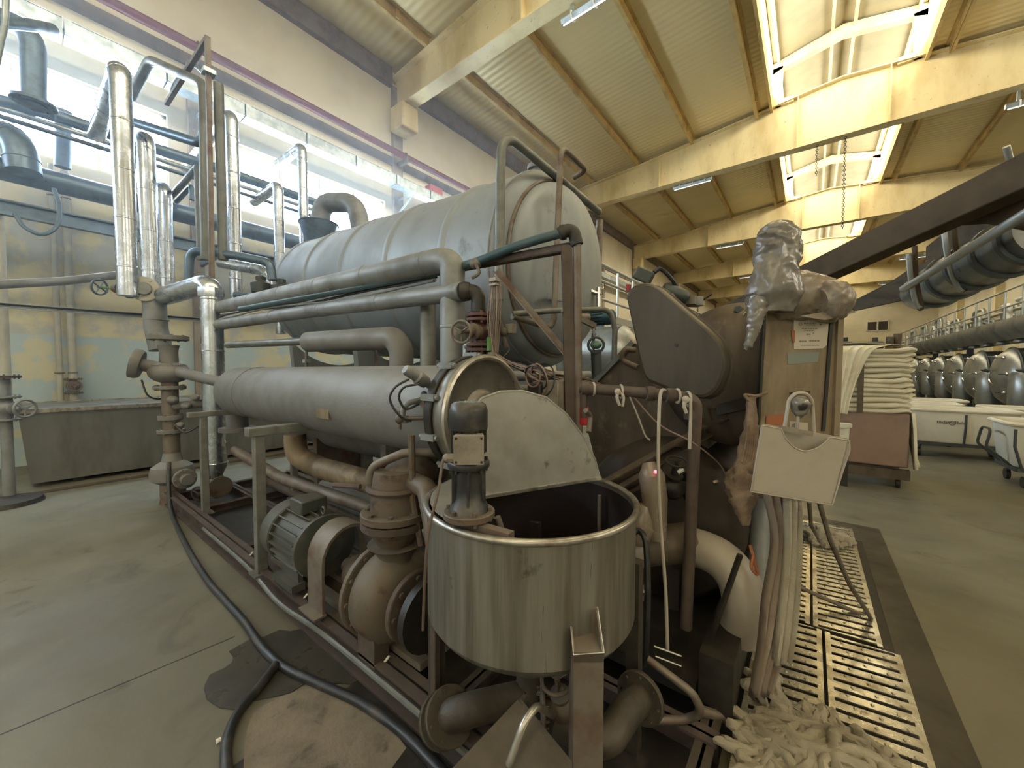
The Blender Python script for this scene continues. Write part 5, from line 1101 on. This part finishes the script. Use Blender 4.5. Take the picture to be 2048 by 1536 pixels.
# milky box with a scooped front
BD = 1.55
q = lambda u, v, d=BD: at(u, v, d)
T = Thing('milky_document_box', 'tilted milky plastic box with a scooped front edge, hung on the beige pillar', 'box', q(1600, 1005))
A_, B_, C_, D_ = q(1524, 851), q(1698, 881), q(1664, 1010), q(1502, 983)
FB = ray(1590, 740); FB.z = 0; FB.normalize()
top = B_-A_; arcp = []
for k in range(13):
    t = k/12; w_ = .22+.56*t; dep = math.sin(PI*t)**.75*.27; arcp.append(A_+top*w_+(D_-A_)*dep)
T.part('front', MB().prism([A_, *arcp, B_, q(1699, 900), q(1684, 945), C_, D_], FB*.006), M_wbox, bevel=.002)
T.part('back', MB().prism([p+FB*.06 for p in (A_, B_, C_, D_)], FB*.006), M_wbox)
T.part('side', MB().prism([A_, D_, D_+FB*.06, A_+FB*.06], RT*.005).prism([B_, C_, C_+FB*.06, B_+FB*.06], RT*-.005).prism([D_, C_, C_+FB*.06, D_+FB*.06], V((0, 0, .005))), M_wbox)
T.part('front_rim', MB().tube([A_, *arcp, B_], .003, 8), M_wbox)
T.part('corner_bead', MB().tube([A_, D_, C_, q(1684, 945), q(1699, 900), B_], .004, 8), M_wbox)
T.part('rear_strip', MB().bar(A_.lerp(B_, .24)+FH*.02+V((0, 0, .002)), A_.lerp(B_, .62)+FH*.02, .01, .02), M_tbox)
T = Thing('hoop_holder', 'clear plastic hoop with a dark wrapped knob above the milky box', 'holder', q(1598, 865, 1.66))
hp_ = rpath([q(1567, 868, 1.66), q(1578, 800, 1.66), q(1590, 786, 1.66), q(1612, 786, 1.66), q(1624, 800, 1.66), q(1628, 872, 1.66)], .04)
T.part('arch', MB().tube(hp_, .008, 8), M_wbox); blob('knob_wrap', T, [(q(1602, 795, 1.66), .02), (q(1601, 808, 1.65), .042), (q(1600, 822, 1.65), .03), (q(1598, 835, 1.66), .012)], M_clear, 21, n=18)
T.part('knob', MB().ball(q(1601, 810, 1.64), .028, 14, 8), M_blk); T.part('stem', MB().cyl(q(1596, 830, 1.65), q(1595, 862, 1.65), .006, 8), M_wbox); T.part('tag', MB().prism([q(1580, 842, 1.67), q(1616, 846, 1.67), q(1616, 864, 1.67), q(1580, 860, 1.67)], FH*.002), M_paper); T.part('tag_mark', MB().prism([q(1585, 848, 1.668), q(1591, 846, 1.668), q(1590, 855, 1.668), q(1584, 854, 1.668)], FH*.001), M_ink)

# ------------------------------------------------------------------ rag, draped cloth, stand
T = Thing('stained_rag', 'torn brown stained rag hanging at the left edge of the beige pillar', 'rag', at(1490, 1050, 1.75))
blob('rag', T, [(at(1503, 795, 1.86), .02), (at(1500, 860, 1.84), .03), (at(1492, 915, 1.82), .035), (at(1486, 960, 1.8), .065), (at(1485, 1000, 1.78), .055), (at(1492, 1050, 1.76), .02)], M_rag, 31, n=22, j=.25)
T.part('knot_cord', MB().tube(spline([at(1535, 785, 1.85), at(1512, 792, 1.86), at(1490, 790, 1.86), at(1502, 805, 1.85)], 6), .008, 6), M_rag)
for i in range(6): u0 = 1488+i*4; T.part('frayed_strip', MB().tube(spline([at(u0+8, 850, 1.82), at(u0+3, 890+i*3, 1.8), at(u0-4, 925+i*4, 1.78)], 5), .006, 5), M_rag)
def drape(T, rows, m, seed, folds=5, amp=.02, name='cloth', nv=22, nu=26):
    """hanging cloth: rows = (left point, right point) from top to bottom"""
    rr = random.Random(seed); g = []; ph = rr.uniform(0, 6); Lp = spline([r_[0] for r_ in rows], 6); Rp = spline([r_[1] for r_ in rows], 6)
    for i in range(len(Lp)):
        row = []
        for k in range(nu+1):
            t = k/nu; p = Lp[i].lerp(Rp[i], t); a = math.sin(t*PI*2*folds+ph+i*.06)+.4*math.sin(t*PI*2*folds*2.3+i*.1)
            row.append(p+FH*amp*a)
        g.append(row)
    o = T.part(name, MB().sheet(g), m); md = o.modifiers.new('thick', 'SOLIDIFY'); md.thickness = .004; return o
T = Thing('hanging_cloth', 'long soiled pinkish cloth hanging from under the milky box beside the tread plates', 'cloth', at(1530, 1400, 1.4))
drape(T, [(at(1530, 985, 1.62), at(1604, 1000, 1.6)), (at(1548, 1080, 1.6), at(1600, 1080, 1.6)), (at(1530, 1200, 1.55), at(1590, 1190, 1.55)), (at(1520, 1290, 1.5), at(1572, 1290, 1.5)), (at(1500, 1395, 1.45), at(1545, 1380, 1.45))], M_drape, 4)
drape(T, [(at(1570, 990, 1.58), at(1606, 1000, 1.56)), (at(1572, 1100, 1.56), at(1604, 1100, 1.55)), (at(1560, 1230, 1.5), at(1598, 1220, 1.5)), (at(1548, 1330, 1.46), at(1585, 1320, 1.46))], M_cloth, 8, folds=3, amp=.012, name='pale_strip', nu=16)
T = Thing('folding_stand', 'thin grey folding stand leaning on the tread plates under the milky box', 'stand', at(1745, 1245, 2.15))
T.part('leg', MB().tube([at(1638, 1003, 1.72), at(1660, 1080, 1.85), at(1700, 1170, 2.0), at(1746, 1243, 2.17)], .011, 8), M_bframe); T.part('leg', MB().tube([at(1618, 1003, 1.72), at(1622, 1050, 2.0), at(1640, 1085, 2.9)], .009, 8), M_bframe)
T.part('foot_bar', MB().cyl(at(1746, 1240, 2.17), at(1590, 1170, 2.3), .012, 8), M_bframe)

# ------------------------------------------------------------------ tread plates
TZ = .13
def tread(x0, x1, y0, y1, label, pitch=.075):
    T = Thing('tread_plate', label, 'tread plate', ((x0+x1)/2, (y0+y1)/2, 0), 'perforated walkway plates')
    m = MB(); t = .005; br = .022
    m.span((x0, y0, TZ-t), (x0+br, y1, TZ)); m.span((x1-br, y0, TZ-t), (x1, y1, TZ))
    n = int((y1-y0)/pitch); st = (y1-y0)/n; sl = .024
    for k in range(n+1):
        a = y0+k*st-(st-sl)/2; b = y0+k*st+(st-sl)/2; a = max(a, y0); b = min(b, y1)
        # slanted slats between the slots
        dy = .018; m.add([(x0+br, a-dy if k else a, TZ), (x1-br, a+dy, TZ), (x1-br, b+dy if k < n else b, TZ), (x0+br, b-dy, TZ), (x0+br, a-dy if k else a, TZ-t), (x1-br, a+dy, TZ-t), (x1-br, b+dy if k < n else b, TZ-t), (x0+br, b-dy, TZ-t)], [(0, 1, 2, 3), (7, 6, 5, 4), (0, 4, 5, 1), (2, 6, 7, 3)], False)
    T.part('plate', m, M_grill)
    bp = MB()
    for k in range(1, n):
        yy = y0+k*st
        for j in range(3):
            xx = x0+br+(x1-x0-2*br)*(.18+.32*j+(.08 if k % 2 else 0)); bp.lathe([(.008, 0), (.006, .004), (.003, .005)], (xx, yy, TZ), (0, 0, 1), 6)
    T.part('raised_studs', bp, M_grill, kind='stuff')
    T.part('side_skirt', MB().span((x0, y0, TZ-.05), (x0+.004, y1, TZ-t)).span((x1-.004, y0, TZ-.05), (x1, y1, TZ-t)), M_grill)
    for yy in (y0+.07, y1-.07): T.part('support_leg', MB().span((x0+.01, yy-.02, 0), (x1-.01, yy+.02, TZ-.05)), M_blk)
M_dstrip = mat('dark strip tone', (.06, .052, .038), .45, dirt=(.035, .03, .022), amt=.5, scale=3)
tread(-.20, .078, .55, 2.66, 'nearest left perforated metal tread plate, white cloth heap on it', .066)
tread(.092, .385, .55, 2.66, 'nearest right perforated metal tread plate, beside the dark floor strip', .066)
tread(-.20, .028, 2.68, 4.55, 'far left perforated metal tread plate behind the nearest pair', .066)
tread(.042, .325, 2.68, 4.55, 'far right perforated metal tread plate under the leaning stand', .066)
solo('dark_floor_strip', MB().span((.40, -.5, 0), (.56, 5.1, .006)).span((-.30, 4.62, 0), (.399, 5.1, .006)), M_dstrip, 'dark flat strip on the floor around the tread plates', 'channel')  # thin dark strip laid on the floor beside the plates
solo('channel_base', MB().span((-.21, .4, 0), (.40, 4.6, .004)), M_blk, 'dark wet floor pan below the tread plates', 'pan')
# twisted cloth heaps
def heap(c, rx, ry, h, n, r, m, label, seed, L=.5):
    rr = random.Random(seed); mb = MB()
    for i in range(n):
        a = rr.uniform(0, 6.3); q_ = math.sqrt(rr.random()); p = V((c[0]+math.cos(a)*q_*rx, c[1]+math.sin(a)*q_*ry, 0)); th = rr.uniform(0, 6.3); pts = []; zf_ = rr.uniform(.15, 1)
        for k in range(9):
            e = ((p.x-c[0])/rx)**2+((p.y-c[1])/ry)**2; z = c[2]+r*.6+max(0, h*(1-e))*zf_; pts.append(V((p.x, p.y, z))); th += rr.uniform(-1.1, 1.1)
            if e > 1: th = math.atan2(c[1]-p.y, c[0]-p.x)+rr.uniform(-.6, .6)
            p = p+V((math.cos(th), math.sin(th), 0))*L/8
        path = spline(pts, 5); w_ = [r*(.55+.6*math.sin(PI*min(1, max(0, (k+1)/(len(path)+1))))*rr.uniform(.85, 1.15)) for k in range(len(path))]
        b0 = len(mb.v); mb.tube(path, w_, 9)
        for k in range(b0, len(mb.v)):   # folds: ridges along each strand
            x, y, z = mb.v[k]; mb.v[k] = (x+NZ.noise(V((x, y, z))*45)*r*.5, y+NZ.noise(V((y, z, x))*45)*r*.5, max(c[2]+.002, z+NZ.noise(V((z, x, y))*45)*r*.5))
    o = solo('cloth_heap', mb, m, label, 'cloth', 'twisted cloth heaps on the tread plates'); return o
hc = atz(1690, 1500, TZ); heap((.13, 1.66, TZ), .28, .27, .10, 60, .019, M_cloth, 'big heap of twisted cream cloth on the nearest tread plates, bottom of the picture', 5, .85)
heap((-.12, 2.0, TZ), .06, .16, .04, 8, .018, M_cloth, 'small tail of twisted cloth at the foot of the hanging cloth', 6, .3)
c = atz(1640, 1075, TZ); heap((c.x, c.y, TZ), .17, .20, .07, 22, .024, M_cloth, 'small heap of twisted cloth at the far end of the tread plates', 8, .4)

# ------------------------------------------------------------------ fabric pallet, tubs
T = Thing('fabric_pallet', 'tall stack of folded white fabric on a pinkish wrapped box, behind the beige pillar', 'fabric stack', (.62, 7.3, 0))
T.part('crate', MB().span((.28, 7.0, .28), (1.02, 7.9, .98)), M_pink, bevel=.02)
for y in (7.04, 7.84): T.part('skid_board', MB().span((.26, y-.04, .12), (1.04, y+.04, .25)), M_kier)
for x in (.36, .94):
    for y in (7.1, 7.8): T.part('caster', MB().cyl((x-.02, y, .06), (x+.02, y, .06), .06, 12), M_blk)
rr = random.Random(4); z = .98
for i in range(13):
    h = .066; g = []; ox, oy = rr.uniform(-.02, .02), rr.uniform(-.02, .03); m = MB(); nn = 36; lay = []
    for (k, zz_) in ((.9, 0), (1.0, .35), (1.0, .7), (.9, 1.0)):
        lay.append([V((.66+ox+(.40*k)*(abs(math.cos(t))**.35)*(1 if math.cos(t) > 0 else -1)*(1+.03*math.sin(7*t+i)), 7.4+oy+(.42*k)*(abs(math.sin(t))**.35)*(1 if math.sin(t) > 0 else -1)*(1+.03*math.sin(9*t+i*2)), z+h*zz_+.012*math.sin(5*t+i))) for t in [2*PI*q_/nn for q_ in range(nn)]])
    m.add([p for l in lay for p in l], [(a*nn+k, a*nn+(k+1) % nn, (a+1)*nn+(k+1) % nn, (a+1)*nn+k) for a in range(3) for k in range(nn)], True); m.add(lay[-1], [tuple(range(nn))], True); m.add(lay[0], [tuple(range(nn))], True)
    T.part('fabric_fold', m, M_cloth2); z += h
drape(T, [(V((.05, 7.05, 1.88)), V((.80, 6.96, 1.88))), (V((.12, 6.92, 1.80)), V((.62, 6.90, 1.80))), (V((.18, 6.88, 1.5)), V((.50, 6.88, 1.5))), (V((.18, 6.86, 1.2)), V((.42, 6.87, 1.15))), (V((.2, 6.86, .98)), V((.40, 6.87, .95)))], M_cloth2, 5, 6, .02, 'draped_sheet')
drape(T, [(V((.05, 7.9, 1.87)), V((.05, 7.05, 1.88))), (V((.5, 7.85, 1.93)), V((.5, 7.0, 1.92))), (V((1.0, 7.8, 1.88)), V((1.02, 7.05, 1.86)))], M_cloth2, 6, 6, .0, 'top_sheet')
T.part('board', MB().span((.50, 6.90, .98), (.56, 6.95, 1.62)), M_kier, 'upright brown board')
drape(T, [(V((1.04, 7.0, 1.0)), V((1.06, 7.8, 1.0))), (V((1.06, 6.98, .7)), V((1.10, 7.75, .7))), (V((1.07, 6.95, .28)), V((1.20, 7.6, .22)))], M_cloth2, 9, 4, .03, 'side_drape')
T = Thing('white_bucket', 'small white bucket peeping out right of the beige pillar', 'bucket', (.28, 6.6, 0)); bc_ = at(1678, 860, 5.2); T.o.location = (bc_.x, bc_.y, 0); T.b = V((bc_.x, bc_.y, 0))
T.part('body', MB().lathe([(.09, .35), (.11, .75), (.11, .78)], (bc_.x, bc_.y, 0), (0, 0, 1), 20), M_white); T.part('stool', MB().box((bc_.x, bc_.y, .175), (.2, .2, .35)), M_blk); T.part('rim', MB().lathe([(.13, .78), (.135, .8), (.13, .83), (.10, .83)], (bc_.x, bc_.y, 0), (0, 0, 1), 20), M_white)
def tubcart(x, y, w_, d_, label, rot=0):
    T = Thing('laundry_cart', label, 'cart', (x, y, 0), 'white plastic tub carts'); n = 40
    def ring(sx_, sy_, z, p=.25): return [V((x+w_/2*sx_*(abs(math.cos(t))**p)*(1 if math.cos(t) > 0 else -1), y+d_/2*sy_*(abs(math.sin(t))**p)*(1 if math.sin(t) > 0 else -1), z)) for t in [2*PI*(k+.5)/n for k in range(n)]]
    m = MB(); lay = [ring(.86, .84, .27), ring(.90, .88, .30), ring(.98, .97, .80), ring(.98, .97, .84), ring(.94, .92, .84), ring(.84, .82, .33)]
    m.add([p for l in lay for p in l], [(a*n+k, a*n+(k+1) % n, (a+1)*n+(k+1) % n, (a+1)*n+k) for a in range(5) for k in range(n)], True); m.add(lay[0], [tuple(range(n))], False); m.add(lay[-1], [tuple(range(n))], False)
    T.part('tub', m, M_cart); T.part('rim', MB().tube(ring(1.0, 1.0, .84), .03, 8, False, True), M_cart)
    f = MB(); hx, hy = w_/2*.86, d_/2*.84
    for s in (-1, 1): f.bar((x-hx, y+s*hy, .24), (x+hx, y+s*hy, .24), .04, .05); f.bar((x+s*hx, y-hy, .24), (x+s*hx, y+hy, .24), .04, .05)
    f.bar((x-hx, y, .20), (x+hx, y, .20), .05, .05); T.part('base_frame', f, M_machd)
    for s in (-.93, .05, .93): T.part('side_strap', MB().tube([(x+s*w_/2*.86, y-hy-.01, .24), (x+s*w_/2, y-d_/2*.93-.03, .55), (x+s*w_/2, y-d_/2-.005, .78)], .016, 6), M_machd)
    T.part('push_handle', MB().tube(rpath([(x-hx, y-hy*.5, .26), (x-w_/2-.14, y-hy*.5, .5), (x-w_/2-.1, y-hy*.5, .74), (x-w_/2-.1, y+hy*.5, .74), (x-w_/2-.14, y+hy*.5, .5), (x-hx, y+hy*.5, .26)], .08), .016, 8), M_machd)
    for a in (-1, 1):
        for b in (-1, 1): c = V((x+a*hx*.85, y+b*hy*.8, .075)); o = T.part('caster', MB().cyl(c+V((-.02, 0, 0)), c+V((.02, 0, 0)), .075, 14).bar(c, c+V((.03, 0, .14)), .04, .02), M_blk)
    return T
t1 = tubcart(2.08, 10.35, 1.35, .85, 'white tub cart beside the fabric stack, faded mark on its side')
mk = MB(); rr = random.Random(3)
for i in range(14): a = 1.78+i*.026; mk.span((a, 9.937, .615+rr.uniform(-.01, .01)), (a+.018, 9.94, .65+rr.uniform(-.01, .02)))
mk.torus((1.96, 9.935, .625), (0, 1, 0), .035, .006, 14, 4); t1.part('faded_mark', mk, M_tbox)
tubcart(2.72, 8.35, 1.30, .85, 'nearest white tub cart with black frame, at the right edge of the picture')
tubcart(1.75, 11.75, 1.3, .8, 'white tub cart directly behind the marked one'); tubcart(3.25, 11.3, 1.3, .8, 'white tub cart near the machine row, right part hidden'); tubcart(2.1, 13.2, 1.35, .8, 'farthest white tub cart in front of the dyeing machines')

# ------------------------------------------------------------------ row of dyeing machines on the right
def dmachine(x, y, label):
    T = Thing('dyeing_machine', label, 'machine', (x+1, y, 0), 'dyeing machines in the right-hand row')
    T.part('vessel', MB().lathe([(.02, -.28), (.3, -.25), (.6, -.14), (.78, .03), (.8, .12), (.8, 3.2)], (x, y, 1.35), (1, 0, 0), 36), M_mach)
    T.part('ring', MB().torus((x+.1, y, 1.35), (1, 0, 0), .81, .035, 36, 8), M_machd)
    T.part('door', MB().lathe([(.3, 0), (.3, -.1), (.26, -.14), (.05, -.17), (.01, -.17)], (x-.12, y-.15, 1.45), (-1, -.3, .2), 24).torus((x-.16, y-.15, 1.45), (1, .3, -.2), .31, .03, 24, 6), M_chrome)
    T.part('hinge_arm', MB().tube(rpath([(x-.05, y+.45, 1.45), (x-.35, y+.4, 1.55), (x-.38, y-.1, 1.55)], .08), .035, 8), M_machd)
    for k in range(5): a = .3+k*.9; T.part('valve_knob', MB().ball((x-.12, y+math.cos(a)*.62, 1.35+math.sin(a)*.62), .05, 8, 6).cyl((x-.1, y+math.cos(a)*.62, 1.35+math.sin(a)*.62), (x-.28, y+math.cos(a)*.62, 1.35+math.sin(a)*.62), .018, 6), M_chrome)
    T.part('side_tank', MB().lathe([(.01, -.1), (.2, -.06), (.26, .05), (.26, .9), (.2, 1.0)], (x-.05, y+1.05, .5), (0, 0, 1), 20), M_mach)
    for dx in (.3, 2.6): T.part('leg', MB().span((x+dx-.08, y-.5, 0), (x+dx+.08, y+.5, .7)), M_machd)
    return T
names = ['nearest', 'second', 'third', 'fourth', 'fifth', 'sixth', 'seventh', 'eighth']
d0 = dmachine(4.3, 9.6, 'nearest dyeing machine of the row below the railed platform')
for i in range(1, 9): dup(d0.o, (5.3, 9.6+2.45*i, 0), None, (names[i] if i < 8 else 'farthest')+' dyeing machine vessel of the row below the railed platform, counted from the camera')
PZ = 2.72; PXx = 4.2
T = Thing('work_platform', 'long steel work platform with handrail above the dyeing machines on the right', 'platform', (5.5, 20, 0))
T.part('fascia', MB().prism([(PXx+.1, 6, PZ-.34), (PXx-.10, 6, PZ-.05), (PXx-.08, 6, PZ+.20), (PXx+.05, 6, PZ+.24), (PXx+.5, 6, PZ-.1)], (0, 30, 0)), M_mach); T.part('deck', MB().span((PXx, 6, PZ), (7.2, 36, PZ+.05)), M_galv)
for h in (.55, 1.0): T.part('handrail', MB().cyl((PXx, 6, PZ+h), (PXx, 36, PZ+h), .028, 8), M_rail)
for i in range(26): T.part('rail_post', MB().cyl((PXx, 6.2+i*1.18, PZ+.2), (PXx, 6.2+i*1.18, PZ+1.0), .024, 8), M_rail)
rq = random.Random(77)
for i in range(22):
    yy = 6.6+i*1.25; hh_ = rq.uniform(.35, .9); T.part('pipe_loop', MB().tube(rpath([(4.55, yy, PZ), (4.55, yy, PZ+hh_), (4.55, yy+rq.uniform(.5, 1.0), PZ+hh_), (5.1, yy+.9, PZ+hh_*.6), (5.1, yy+.9, PZ)], .12), rq.choice([.03, .045, .06]), 8), rq.choice([M_rail, M_mach, M_white]))
    T.part('spotlight', MB().lathe([(.02, 0), (.12, -.03), (.14, -.12), (.05, -.14)], (PXx+.25, yy, PZ-.3), (0, 0, 1), 12), M_mach)
for h in (.3, .62): T.part('deck_pipe', MB().cyl((4.75, 6, PZ+h), (4.75, 36, PZ+h), .055, 8), M_rail)
for i in range(7): T.part('column', MB().span((PXx+.3, 6.6+i*4.9, 0), (PXx+.45, 6.75+i*4.9, PZ)), M_machd)
rr = random.Random(12)
for i in range(10):
    y = 7+i*2.9; T = Thing('platform_pipework', 'bent grey pipe loop standing on the work platform, number %s from the camera' % ['one', 'two', 'three', 'four', 'five', 'six', 'seven', 'eight', 'nine', 'ten'][i], 'pipe', (5.4, y, PZ+.05), 'pipe loops on the work platform')
    h = rr.uniform(.8, 1.4); T.part('loop', MB().tube(rpath([(4.9, y, PZ+.05), (4.9, y, PZ+h), (4.9, y+1.1, PZ+h), (4.9, y+1.1, PZ+.05)], .2), .06, 10), M_rail)
    T.part('header', MB().tube(rpath([(5.6, y-.4, PZ+.05), (5.6, y-.4, PZ+h*.7), (5.6, y+1.9, PZ+h*.7)], .2), .09, 12), M_mach)
    T.part('canister', MB().lathe([(.01, 0), (.22, .02), (.24, .5), (.18, .62), (.01, .66)], (6.1, y+.3, PZ+.05), (0, 0, 1), 16), M_mach)
# far pipe racks
T = Thing('far_pipe_rack', 'two light pipes on a rack in front of the far wall', 'rack', (.5, 30, 0))
for v_, r_ in ((687, .14), (694, .09), (702, .14)): p = at(1678, v_, 25); q2 = at(1765, v_, 25); T.part('pipe_run', MB().cyl(p, q2, r_, 10), M_rail if r_ > .1 else M_machd)
T.part('rack_posts', MB().cyl(at(1690, 675, 25.2), at(1690, 780, 25.2), .15, 8).cyl(at(1750, 675, 25.2), at(1750, 780, 25.2), .15, 8), M_machd)
T = Thing('far_machine_block', 'dark block of machines far down the middle aisle', 'machine', (1.2, 32, 0)); T.part('body', MB().span((-3.5, 30, 0), (3.0, 34, 2.7)), M_machd, bevel=.1)
for i in range(6): T.part('vessel', MB().lathe([(.01, -.2), (.5, -.1), (.62, .1), (.62, 1)], (-3.0+i*1.05, 29.9, 1.6), (0, 1, 0), 20), M_mach)
for (u_, lb) in ((1770, 'left of two brown posts rising behind the fabric stack'), (1785, 'right of two brown posts rising behind the fabric stack')):
    p = at(u_, 700, 11.5); solo('brown_post', MB().cyl((p.x, p.y, 0), (p.x+.1, p.y, at(u_, 668 if u_ > 1780 else 674, 11.5).z), .09, 12), M_kier, lb, 'post', 'brown posts behind the fabric')

# ------------------------------------------------------------------ dark transport arms at the upper right
T = Thing('overhead_conveyor', 'long dark box arm slanting from the vessel up to the right edge', 'conveyor', at(1420, 650, 5.6))
a, b = at(1408, 652, 6.0), at(2120, 318, 2.6); T.part('box_beam', MB().bar(a, b, .2, .245), M_arm, bevel=.01)
T.part('gusset', MB().prism([at(1935, 390, 3.2), at(2048, 322, 2.85), at(2150, 300, 2.6), at(2150, 440, 2.6), at(2048, 425, 2.85), at(1960, 432, 3.1)], FH*.22), M_arm)
T.part('bolt', MB().cyl(at(1976, 393, 2.95), at(1976, 393, 3.1), .025, 8), M_blk)
T = Thing('overhead_conveyor', 'lower dark arm tapering down toward the wrapped post, behind the first arm', 'conveyor', at(1700, 615, 8))
T.part('box_beam', MB().prism([at(1700, 612, 7.5), at(1712, 622, 7.5), at(1880, 585, 5.4), at(1960, 570, 4.05), at(1960, 500, 4.05), at(1868, 520, 5.4), at(1815, 555, 6.0)], FH*.25), M_arm)
T = Thing('transport_tube', 'big grey transport tube with dark bands hanging under the arm at the right edge', 'tube', at(1900, 560, 4.2))
a, b = at(1840, 588, 4.6), at(2110, 452, 2.9); ax = (b-a); L = ax.length
T.part('tube', MB().lathe([(.10, 0), (.2, .05), (.22, .3), (.22, L)], a, ax, 28), M_tubed)
for f in (.18, .36, .55, .75, .92): T.part('band', MB().lathe([(.222, -.03), (.245, -.025), (.245, .025), (.222, .03)], a+ax*f, ax, 28), M_machd)
T.part('side_plate', MB().prism([at(1858, 492, 4.4), at(1905, 455, 4.0), at(2060, 405, 3.2), at(2060, 450, 3.2), at(1960, 500, 3.8), at(1855, 560, 4.4)], FH*.03), M_arm)
T = Thing('steel_rail_pipe', 'bright steel pipe sloping along the front of the transport tube', 'pipe', at(1810, 576, 4.2)); T.part('pipe_run', MB().cyl(at(1807, 578, 4.1), at(2110, 392, 2.5), .036, 14), M_rail)
for i, pts in enumerate(([(1817, 508), (1822, 560), (1832, 608), (1840, 615)], [(1829, 492), (1832, 560), (1842, 612), (1838, 618)], [(1888, 458), (1894, 505), (1903, 545), (1918, 578), (1928, 578)], [(1907, 450), (1912, 500), (1930, 540), (1932, 575), (1922, 580)])):
    lb = ['bright hanger rod at the lower end of the bright pipe', 'dark hanger rod beside the bright one at the lower end of the pipe', 'bright hanger rod looping under the transport tube', 'dark hanger rod looping under the transport tube'][i]
    solo('hanger_rod', MB().tube(spline([at(u_, v_, 4.0 if i < 2 else 3.7) for u_, v_ in pts], 6), .022, 8), M_rail if i % 2 == 0 else M_arm, lb, 'rod', 'hanger rods of the transport tube')
solo('upright_rod', MB().cyl(at(2013, 293, 2.85), at(2026, 345, 2.9), .02, 10), M_rail, 'pale upright rod end above the first dark arm at the right edge', 'rod')
T = None and pipe('cream_conduit', spline([at(1868, 640, 9), at(1862, 612, 9), at(1868, 596, 9), at(1880, 592, 9)], 6), .03, M_cream, 'thin curved cream conduit below the transport tube', n=8, br=.01)

# railed gallery seen between the tank and the belt cover
T = Thing('gallery', 'grey railed gallery with machinery between the tank and the belt cover', 'platform', at(1250, 640, 9))
ga, gb = V((-4.6, 9.5, 3.0)), V((-4.6, 24, 3.0))
T.part('deck', MB().bar(ga, gb, .12, .2), M_rail)
for h in (.5, 1.0, 1.45): T.part('handrail', MB().cyl(ga+V((0, 0, h)), gb+V((0, 0, h)), .04, 8), M_rail)
for i in range(12): p = ga.lerp(gb, (i+.3)/12); T.part('rail_post', MB().cyl(p, p+V((0, 0, 1.45)), .035, 8), M_rail)
for i in range(4): p = ga.lerp(gb, (i+.4)/4); T.part('vessel', MB().lathe([(.01, -.2), (.6, -.1), (.85, .1), (.85, 2)], (p.x+.4, p.y, 2.0), (-1, 0, 0), 24), M_mach); T.part('leg', MB().span((p.x-.6, p.y-.08, 0), (p.x-.4, p.y+.08, 3)), M_machd)

# ------------------------------------------------------------------ floor hoses, puddle, patch
def zf(u, v, z=.02): return atz(u, v, z)
solo('floor_hose', MB().tube(spline([zf(338, 925, .5), zf(338, 985, .2), zf(345, 1030), zf(372, 1090), zf(415, 1160), zf(450, 1200), zf(490, 1245), zf(525, 1295), zf(570, 1335), zf(640, 1368), zf(720, 1405), zf(800, 1460), zf(870, 1530), zf(930, 1600)], 8), .021, 12), M_hose, 'long black hose snaking on the floor along the machine skid', 'hose')
solo('floor_hose', MB().tube(spline([zf(552, 1328, .03), zf(520, 1372), zf(480, 1420), zf(457, 1470), zf(452, 1520), zf(460, 1600)], 8), .021, 12), M_hose, 'short black hose branching off toward the bottom of the picture', 'hose')
solo('hose_nozzle', MB().cyl(zf(432, 1484, .015), zf(442, 1478, .015), .009, 8), M_white, 'small white stub on the floor beside the branching hose', 'fitting')
def flatpoly(pts, z0, th, j=0, seed=1):
    rr = random.Random(seed); out = []
    P = [zf(u, v, z0) for u, v in pts]; n = len(P)
    for i in range(n):
        a, b = P[i], P[(i+1) % n]; m = max(2, int((b-a).length/.05))
        for k in range(m): p = a.lerp(b, k/m); out.append(V((p.x+rr.uniform(-j, j), p.y+rr.uniform(-j, j), z0)))
    return MB().prism(out, (0, 0, th))
M_pud = mat('wet dark puddle', (.055, .05, .04), .32, dirt=(.035, .032, .027), amt=.5, scale=4, spec=.3)
M_patch = mat('stained pinkish concrete patch', (.20, .165, .12), .6, dirt=(.12, .098, .07), amt=.55, scale=5, dirt2=(.07, .055, .04), amt2=.35, scale2=9, bump=.3)
solo('puddle', flatpoly([(404, 1385), (420, 1350), (470, 1325), (462, 1300), (500, 1280), (560, 1262), (640, 1258), (760, 1330), (700, 1370), (620, 1362), (580, 1388), (520, 1398), (470, 1418), (420, 1412)], .002, .003, .012), M_pud, 'dark wet puddle on the floor beside the near skid rail', 'puddle')
solo('concrete_patch', flatpoly([(500, 1430), (560, 1395), (625, 1370), (700, 1400), (790, 1440), (810, 1500), (760, 1570), (480, 1570)], .001, .004, .006, 2), M_patch, 'lighter pinkish stained concrete patch at the bottom, below the puddle', 'patch')
solo('dark_floor_sheet', MB().span((-1.75, .42, .0), (-.31, 1.74, .0035)), M_blk, 'black flat sheet on the floor under the mixing tank', 'puddle')  # thin black sheet covering the floor below the tank
